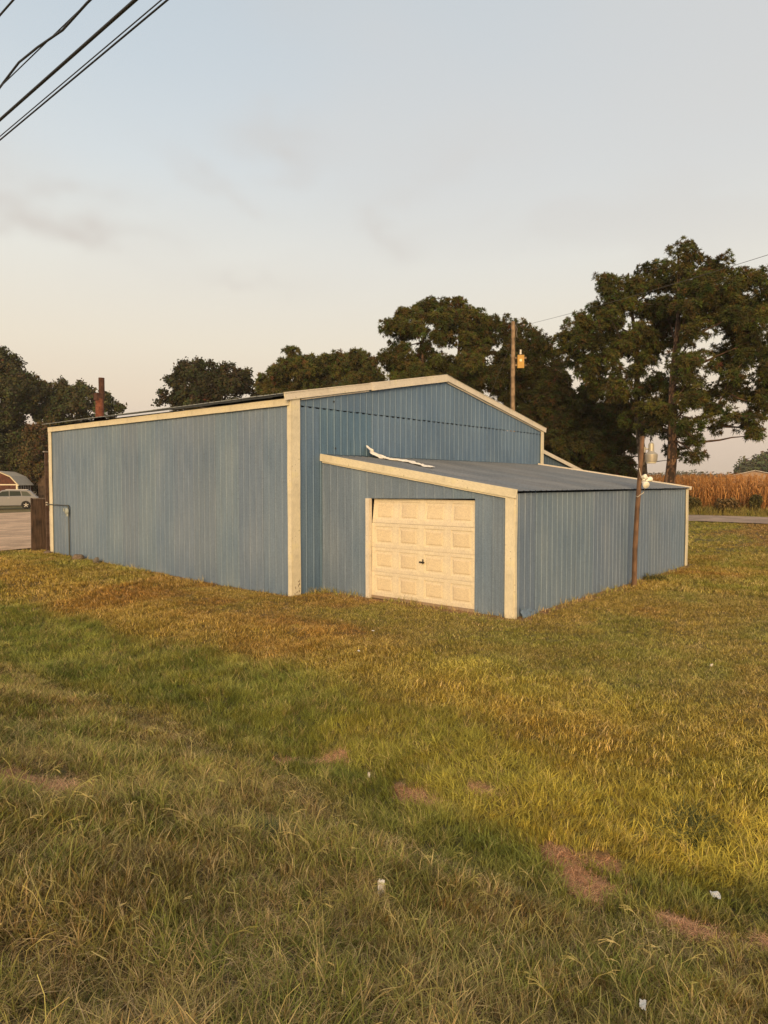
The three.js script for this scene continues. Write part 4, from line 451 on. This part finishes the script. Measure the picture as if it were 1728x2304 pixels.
{ // silver estate-type car, seen from its side, nose out of the frame
  const t = thing('parked_car', 'silver sport utility car parked on the lot edge before the barns', 'car', [14.01, height(14.01, -52.93) + 0.03, -52.93], -0.449);
  const paint = new THREE.MeshPhysicalMaterial({ color: new THREE.Color().setRGB(0.24, 0.24, 0.25), metalness: 0.5, roughness: 0.35, clearcoat: 0.8, clearcoatRoughness: 0.15 }), glass = mat(0.035, 0.045, 0.04, { roughness: 0.1 }), tyreM = mat(0.02, 0.02, 0.02), rim = mat(0.55, 0.52, 0.48, { metalness: 0.7, roughness: 0.35 });
  const shape = (pts) => new THREE.Shape(pts.map((p) => new THREE.Vector2(...p)));
  const body = [[2.3, 0.42], [2.34, 0.75], [2.3, 0.95], [2.22, 1.08], [1.0, 1.12], [-0.9, 1.08], [-1.9, 0.98], [-2.25, 0.85], [-2.33, 0.6], [-2.28, 0.35]];
  const arch = (cx) => Array.from({ length: 9 }, (_, i) => { const a = Math.PI - i * Math.PI / 8; return [cx + Math.cos(a) * 0.4, 0.34 + Math.sin(a) * 0.4]; });
  const low = [[-2.28, 0.3], ...arch(-1.42), ...arch(1.4), [2.3, 0.3]];
  part('body', new THREE.ExtrudeGeometry(shape([...low, ...body.filter((p) => p[1] > 0.42)]), { depth: 1.66, bevelEnabled: true, bevelSize: 0.05, bevelThickness: 0.07, bevelSegments: 3 }).translate(0, 0, -0.83), paint, t);
  part('cabin', new THREE.ExtrudeGeometry(shape([[2.18, 1.08], [1.72, 1.58], [1.5, 1.66], [-0.1, 1.68], [-0.45, 1.62], [-1.2, 1.08]]), { depth: 1.38, bevelEnabled: true, bevelSize: 0.04, bevelThickness: 0.1, bevelSegments: 3 }).translate(0, 0, -0.69), paint, t);
  for (const s of [-1, 1]) { const wn = (pts) => { const g = new THREE.ExtrudeGeometry(shape(pts), { depth: 0.02, bevelEnabled: false }); return g.translate(0, 0, s > 0 ? 0.79 : -0.81); };
    part('side_window', wn([[-1.0, 1.15], [-0.42, 1.56], [0.08, 1.6], [0.08, 1.15]]), glass, t); part('side_window', wn([[0.14, 1.15], [0.14, 1.6], [0.95, 1.58], [1.05, 1.15]]), glass, t); part('side_window', wn([[1.12, 1.15], [1.04, 1.58], [1.5, 1.54], [1.82, 1.2], [1.78, 1.15]]), mat(0.09, 0.1, 0.085, { roughness: 0.1 }), t);
    for (const x of [-1.42, 1.4]) { const w = part('wheel', [new THREE.TorusGeometry(0.27, 0.085, 12, 24).translate(x, 0.345, s * 0.78), new THREE.CylinderGeometry(0.27, 0.27, 0.1, 20).rotateX(Math.PI / 2).translate(x, 0.345, s * 0.73)], tyreM, t); const sp = []; for (let i = 0; i < 5; i++) sp.push(box(-0.035, 0.035, 0.03, 0.23, -0.02, 0.02).rotateZ(i * 1.2566)); sp.push(new THREE.TorusGeometry(0.22, 0.022, 8, 24), new THREE.CylinderGeometry(0.05, 0.05, 0.05, 12).rotateX(Math.PI / 2)); const rg = lit(new THREE.Mesh(merge(sp).translate(x, 0.345, s * 0.8), rim)); rg.name = 'rim'; w.add(rg); }
    part('side_mirror', new THREE.SphereGeometry(0.1, 10, 8).scale(0.7, 0.8, 1.1).translate(-0.86, 1.17, s * 0.98), paint, t); part('roof_rail', bar(V(-0.2, 1.73, s * 0.62), V(1.5, 1.71, s * 0.62), 0.03, 0.03, Y, 0), rim, t); part('door_handle', box(-0.02, 0.14, 0.98, 1.01, s * 0.9 - 0.015, s * 0.9 + 0.015), rim, t); part('tail_light', box(2.18, 2.34, 0.86, 1.02, s * 0.72 - 0.12, s * 0.72 + 0.12, 0.03), mat(0.35, 0.03, 0.02, { roughness: 0.2 }), t); }
  part('sill', box(-1.0, 1.0, 0.24, 0.36, -0.88, 0.88, 0.03), mat(0.03, 0.03, 0.03), t);
}
{ const t = thing('farm_building', 'long low pale roofed farm building beyond the corn', 'farm building', [158, 0.4, -21.5], 1.34), w = mat(0.42, 0.3, 0.24, { map: trimTex }); // gable end towards us, long side running away
  const s = new THREE.Shape([[-4, 0], [-4, 3.4], [0, 4.35], [4, 3.4], [4, 0]].map((p) => new THREE.Vector2(...p))); part('wall', metreUV(new THREE.ExtrudeGeometry(s, { depth: 70, bevelEnabled: false }).translate(0, 0, -35).rotateY(0.4)), w, t);
  for (const q of [-1, 1]) part('roof', bar(V(q * 2.1, 3.93, -35.4), V(q * 2.1, 3.93, 35.4), 4.5, 0.08, V(q * 0.23, 1, 0).normalize(), 0, 6).rotateY(0.4), mat(0.6, 0.54, 0.5, { roughness: 0.5, metalness: 0.2 }), t);
}

// ───────────────────────────── grass ─────────────────────────────
const toned = (g, tones) => { g.setAttribute('color', new THREE.Float32BufferAttribute(tones.flat(), 3)); return g; };
function bladeTuft(seed, n, len, w, spread, lean, segs) {
  const r = rng(seed), pos = [], tones = [];
  for (let i = 0; i < n; i++) { const a = r() * 6.283, o = V((r() - 0.5) * spread, 0, (r() - 0.5) * spread), d = V(Math.cos(a), 0, Math.sin(a)), s = d.clone().cross(Y).applyAxisAngle(Y, (r() - 0.5) * 1.5), L = len * (0.55 + 0.65 * r()), b = lean * (0.3 + r()), P = (k) => o.clone().addScaledVector(d, L * b * k * k).add(V(0, L * (k - 0.33 * b * k * k), 0)), W = (k) => w * (1 - k ** 1.6) * 0.5;
    const tone = 0.35 + 1.4 * r() ** 1.5, pale = r() < 0.17 ? 0.5 : 0, tc = [tone * (1 + pale * 0.9), tone * (1 + pale * 0.85), tone * (1 + pale * 1.6)];
    for (let k = 0; k < segs; k++) { const k0 = k / segs, k1 = (k + 1) / segs, p0 = P(k0), p1 = P(k1), a0 = p0.clone().addScaledVector(s, W(k0)), b0 = p0.clone().addScaledVector(s, -W(k0)), a1 = p1.clone().addScaledVector(s, W(k1)), b1 = p1.clone().addScaledVector(s, -W(k1)); for (const q of k === segs - 1 ? [a0, b0, p1] : [a0, b0, b1, a0, b1, a1]) { pos.push(q.x, q.y, q.z); tones.push(tc); } } }
  return toned(tri(pos), tones);
}
function seedStem(seed) { // thin bent stem ending in a few finger spikes
  const r = rng(seed), pos = [], rib = (p, w) => { for (let i = 0; i + 1 < p.length; i++) { const s = p[i + 1].clone().sub(p[i]).cross(V(0.7, 0.1, -0.7)).normalize().multiplyScalar(w), q = [p[i].clone().add(s), p[i].clone().sub(s), p[i + 1].clone().sub(s), p[i + 1].clone().add(s)]; for (const k of [0, 1, 2, 0, 2, 3]) pos.push(q[k].x, q[k].y, q[k].z); } };
  const a = r() * 6.28, d = V(Math.cos(a), 0, Math.sin(a)), H = 0.16 + 0.1 * r(), top = V(d.x * 0.1, H, d.z * 0.1); rib([V(0, 0, 0), V(d.x * 0.02, H * 0.5, d.z * 0.02), V(d.x * 0.055, H * 0.85, d.z * 0.055), top], 0.0011);
  if (seed % 4 === 1) for (let i = 0; i < 4; i++) { const b = a + (r() - 0.5) * 2.6, e = V(Math.cos(b), 0.35 + (r() - 0.5) * 0.9, Math.sin(b)).multiplyScalar(0.05 + 0.03 * r()); rib([top, top.clone().addScaledVector(e, 0.5).add(V(0, 0.006, 0)), top.clone().add(e).add(V(0, -0.006, 0))], 0.0012); }
  return toned(tri(pos), pos.map(() => 1));
}
const grassMat = new THREE.MeshPhysicalMaterial({ color: 0xffffff, roughness: 1, specularIntensity: 0.25, vertexColors: true, side: THREE.DoubleSide });
const inFootprint = (x, z) => (x > -0.03 && x < 18.2 && z < 0.05 && z > -12.1) || (x > 0.97 && x < 11.55 && z < 5.12 && z > -0.1);
{
  const QL = new THREE.Quaternion(), AX = V(), EX = -10.08, EZ = 11.28, r = rng(77), A0 = Math.atan2(FWD.z, FWD.x);
  const tall = [bladeTuft(201, 9, 0.15, 0.0066, 0.07, 0.85, 4), bladeTuft(202, 10, 0.13, 0.0056, 0.08, 1.15, 4), bladeTuft(203, 8, 0.17, 0.0072, 0.06, 0.7, 4), bladeTuft(204, 6, 0.2, 0.0105, 0.05, 0.95, 5)], lawn = [bladeTuft(211, 13, 0.06, 0.0042, 0.09, 0.9, 2), bladeTuft(212, 13, 0.055, 0.004, 0.1, 1.2, 2)], farT = [bladeTuft(221, 14, 0.075, 0.011, 0.2, 0.9, 2)], thatch = [bladeTuft(231, 10, 0.1, 0.003, 0.1, 2.6, 3)], stems = [seedStem(241), seedStem(242), seedStem(243), seedStem(244), seedStem(246), seedStem(247)];
  const L = { tall: [[], [], [], []], lawn: [[], []], far: [[]], thatch: [[]], stems: [[], [], [], [], [], []] };
  const add = (kind, x, z, s, c, sx = 1) => { const k = L[kind]; const la = fbm(x * 0.55 + 7, z * 0.55 - 3, 3) * 14 + (r() - 0.5) * 1.2, lt = (kind === 'tall' ? 0.5 : 0.28) * fbm(x * 1.4 + 30, z * 1.4, 2) + (r() - 0.5) * 0.3; QL.setFromAxisAngle(AX.set(Math.cos(la), 0, Math.sin(la)), lt); const v = (0.72 + 0.5 * r()) * (0.72 + 0.56 * fbm(x * 5 + 11, z * 5 - 7, 2)); k[Math.floor(r() * k.length)].push({ p: V(x, height(x, z) - 0.006, z), q: QL.clone().multiply(Q4.setFromAxisAngle(Y, r() * 6.283)), s: V(s * sx, s, s * sx), c: new THREE.Color().setRGB(...c.map((q) => q * v)) }); };
  const bands = [[1.2, 4, 950], [4, 7, 850], [7, 11, 620], [11, 17, 400], [17, 26, 150], [26, 48, 48]];
  for (const [d0, d1, dens] of bands) {
    const half = 0.72, n = Math.round(half * (d1 * d1 - d0 * d0) * dens);
    for (let i = 0; i < n; i++) {
      const d = Math.sqrt(d0 * d0 + r() * (d1 * d1 - d0 * d0)), a = A0 + (r() * 2 - 1) * half, x = EX + Math.cos(a) * d, z = EZ + Math.sin(a) * d;
      const foot = Math.max(z > 5 && z < 5.5 && x > 0.9 && x < 12 ? 1 - (z - 5.07) / 0.4 : 0, x > 0.5 && x < 1 && z > 0 && z < 5.1 ? 1 - (1 - x) / 0.45 : 0, x > -0.3 && x < 0 && z < 0.1 && z > -12 ? 0.7 * (1 + x / 0.3) : 0);
      if (foot > 0 && r() < foot * 1.5) { if (r() < 0.07) { add('lawn', x, z, 1.6 + r(), mix3(G.green, G.straw, r())); continue; } if (r() < 0.25) add('thatch', x, z, 0.4 + 0.3 * r(), [0.5, 0.27, 0.13]); continue; }
      if (inFootprint(x, z) || x > 40 || (x > 28.8 && x < 36.3) || (z < -13.6 && x > -8 + (-z - 14.8) * 0.16)) continue;
      const b = bare(x, z); if (b > 0.4 && r() < 0.95) { for (let k = 0; k < 2; k++) add('thatch', x + (r() - 0.5) * 0.06, z + (r() - 0.5) * 0.06, 0.45 + 0.6 * r(), mix3([0.85, 0.48, 0.24], [0.36, 0.19, 0.095], r())); continue; }
      const g = cover(x, z); let c = g.c; const t = r();
      const cl = fbm(x * 2.2 + 60, z * 2.2 + 31, 3);
      if (g.bank > 0.3 || g.ditch > 0.4) c = cl > 0.58 ? mix3(c, G.deep, 0.2 + 0.4 * g.bank) : cl < 0.4 ? mix3(c, G.straw, 0.08 + 0.27 * g.bank) : c;
      c = c.map((q) => q * (1 + 0.16 * g.bank + 0.12 * g.ditch));
      if (g.bank > 0.5) { c = t < 0.22 ? mix3(c, G.straw, 0.8) : t < 0.4 ? mix3(c, G.brown, 0.7) : mix3(c, G.green, 0.45); } else if (t < 0.12) c = mix3(c, G.straw, 0.6); else if (t < 0.22) c = mix3(c, G.green, 0.5);
      if (d > 17) { add('far', x, z, 0.85 + 0.5 * r(), c, 1.1); continue; }
      const lush = Math.max(g.ditch, g.bank * (0.55 + 0.35 * fbm(x * 1.3, z * 1.3, 2)));
      if (lush > 0.35 + 0.3 * r()) { const cut = g.bank > 0.5 ? 0.45 + 0.75 * fbm(x * 1.8 + 4, z * 1.8, 3) : 0.8; add('tall', x, z, cut * (0.7 + 0.5 * r()) * (d > 7 ? 0.95 : 0.9), c); if (d > 7 && r() < 0.5) add('tall', x + (r() - 0.5) * 0.1, z + (r() - 0.5) * 0.1, cut * 0.85, c); }
      else add('lawn', x, z, (0.8 + 0.5 * r()) * (1 + g.lip * 0.4), c, d > 9 ? 1.3 : 1.1);
      if (g.bank > 0.4 && r() < 0.24) add('thatch', x, z, 0.7 + 0.5 * r(), mix3(G.brown, G.straw, r()));
      if (g.bank > 0.3 && d < 7 && r() < 0.03 + 0.04 * g.bank) add('stems', x, z, 0.7 + 0.6 * r(), mix3([0.55, 0.44, 0.2], [0.36, 0.34, 0.11], r()));
    }
  }
  for (const [kind, geos, name, label] of [['tall', tall, 'long_grass', 'long mixed green and straw grass on bank and ditch'], ['lawn', lawn, 'lawn_grass', 'short mown yellowish lawn around the buildings'], ['far', farT, 'far_grass', 'rough grass farther off toward the road'], ['thatch', thatch, 'dead_grass', 'brown dead grass lying between the green blades'], ['stems', stems, 'grass_stems', 'thin pale seed stems standing above the bank grass']]) {
    const t = thing(name, label, 'grass'); t.userData.kind = 'stuff'; L[kind].forEach((l, i) => { if (l.length) { const m = scatter('blades', geos[i], l, t, grassMat); m.userData.kind = 'stuff'; } });
  }
  const clump = (label, x0, z0, rad, s0, cols, seed) => { const q = rng(seed), l = []; for (let i = 0; i < 70; i++) { const a = q() * 6.283, d = rad * Math.sqrt(q()), x = x0 + Math.cos(a) * d, z = z0 + Math.sin(a) * d, s = s0 * (0.7 + 0.6 * q()); E4.set((q() - 0.5) * 0.7, q() * 6.28, (q() - 0.5) * 0.7); l.push({ p: V(x, height(x, z) - 0.01, z), q: new THREE.Quaternion().setFromEuler(E4), s: V(s * 1.3, s, s * 1.3), c: new THREE.Color().setRGB(...mix3(cols[0], cols[1], q())) }); } tag(scatter('weed_clump', tall[seed % 3], l, scene, grassMat), label, 'weeds', null, 'stuff'); };
  clump('small green weed growing along the wall foot beside the lamp post', 7.85, 5.42, 0.3, 1.1, [[0.06, 0.075, 0.025], [0.14, 0.13, 0.04]], 303); clump('dark green weed clump on the ditch edge toward the right', -4.43, 9.76, 0.24, 1.0, [[0.06, 0.075, 0.03], [0.12, 0.12, 0.045]], 301); clump('small dark green weed on the near bank', -7.03, 7.59, 0.13, 0.6, [[0.05, 0.07, 0.035], [0.1, 0.115, 0.05]], 302);
  { const q = rng(91), l = []; for (const [x0, x1, z0, z1, n] of [[0.88, 0.97, 2.4, 3.6, 26], [0.85, 0.97, 0.1, 1.3, 22], [0.3, 0.95, 0.1, 0.3, 20], [1.1, 11.4, 5.14, 5.3, 60], [-0.2, -0.06, -10, -0.2, 46]]) for (let i = 0; i < n; i++) { const x = lerp(x0, x1, q()), z = lerp(z0, z1, q()), s = 0.5 + 1.1 * q() ** 2; QL.setFromAxisAngle(AX.set(q() - 0.5, 0, q() - 0.5).normalize(), (q() - 0.5) * 0.5); l.push({ p: V(x, height(x, z) - 0.01, z), q: QL.clone().multiply(Q4.setFromAxisAngle(Y, q() * 6.28)), s: V(s, s, s), c: new THREE.Color().setRGB(...mix3(G.green, G.straw, q())) }); } tag(scatter('wall_foot_grass', tall[2], l, scene, grassMat), 'untrimmed grass tufts along the feet of the blue walls', 'grass', null, 'stuff'); }
  // weeds and rank grass along the far side of the road, under the corn
  const weeds = [], tuft = bladeTuft(251, 16, 0.75, 0.03, 0.4, 0.6, 3); for (let i = 0; i < 2600; i++) { const x = 36.4 + 4.8 * r(), z = -30 + 48 * r(), s = (0.35 + 0.75 * r()) * lerp(0.45, 1.25, smoothstep(x, 36.5, 40)); E4.set((r() - 0.5) * 0.3, r() * 6.28, (r() - 0.5) * 0.3); weeds.push({ p: V(x, height(x, z) - 0.02, z), q: new THREE.Quaternion().setFromEuler(E4), s: V(s, s, s), c: new THREE.Color().setRGB(...mix3(mix3(G.green, G.olive, r()), G.straw, r() * 0.45)) }); }
  const w = scatter('roadside_weeds', tuft, weeds, scene, grassMat); tag(w, 'rank green weeds between the road and the corn', 'weeds', null, 'stuff');
}

// ───────────────────────────── litter ─────────────────────────────
function scrap(label, x, z, w, h, up, seed, turn) { const r = rng(seed), N = 5, pos = [], P = (i, j) => [(i / N - 0.5) * w + (vnoise(i * 1.1 + seed, j) - 0.5) * w * 0.25, (vnoise(i * 0.9, j * 0.9 + seed) - 0.3) * h * 0.35 + (up ? j / N * h : 0), up ? (vnoise(j + seed, i) - 0.5) * 0.03 : (j / N - 0.5) * h + (vnoise(j * 1.2 + seed, i) - 0.5) * h * 0.2]; for (let i = 0; i < N; i++) for (let j = 0; j < N; j++) pos.push(...P(i, j), ...P(i + 1, j), ...P(i + 1, j + 1), ...P(i, j), ...P(i + 1, j + 1), ...P(i, j + 1)); const m = part('paper_scrap', metreUV(tri(pos)), mat(0.75, 0.7, 0.62), scene); m.position.set(x, height(x, z) + (up ? 0.04 : 0.055), z); m.rotation.y = turn; tag(m, label, 'litter', 'scraps of white litter in the grass'); }
scrap('upright crumpled white scrap in the near grass, largest litter', -7.02, 8.67, 0.045, 0.08, true, 4, -0.7);
scrap('ragged white scrap at the edge of the bare reddish soil', -5.13, 10.1, 0.075, 0.055, false, 9, 0.4);
scrap('thin upright white sliver in the ditch grass', -5.32, 7.06, 0.02, 0.05, true, 14, -0.5);
scrap('flat white strip on the dry lip above the ditch', -2.7, 4.53, 0.09, 0.035, false, 19, 0.9);
scrap('tiny white fleck on the lawn toward the right', -0.24, 8.82, 0.035, 0.04, true, 24, -0.6);
scrap('small pale scrap on the lawn before the garage door', -1.59, 3.85, 0.07, 0.03, false, 29, 1.2);
scrap('pale strip lying at the bottom edge, right of centre', -6.89, 10.21, 0.06, 0.03, false, 34, 0.3);

renderer.render(scene, camera);
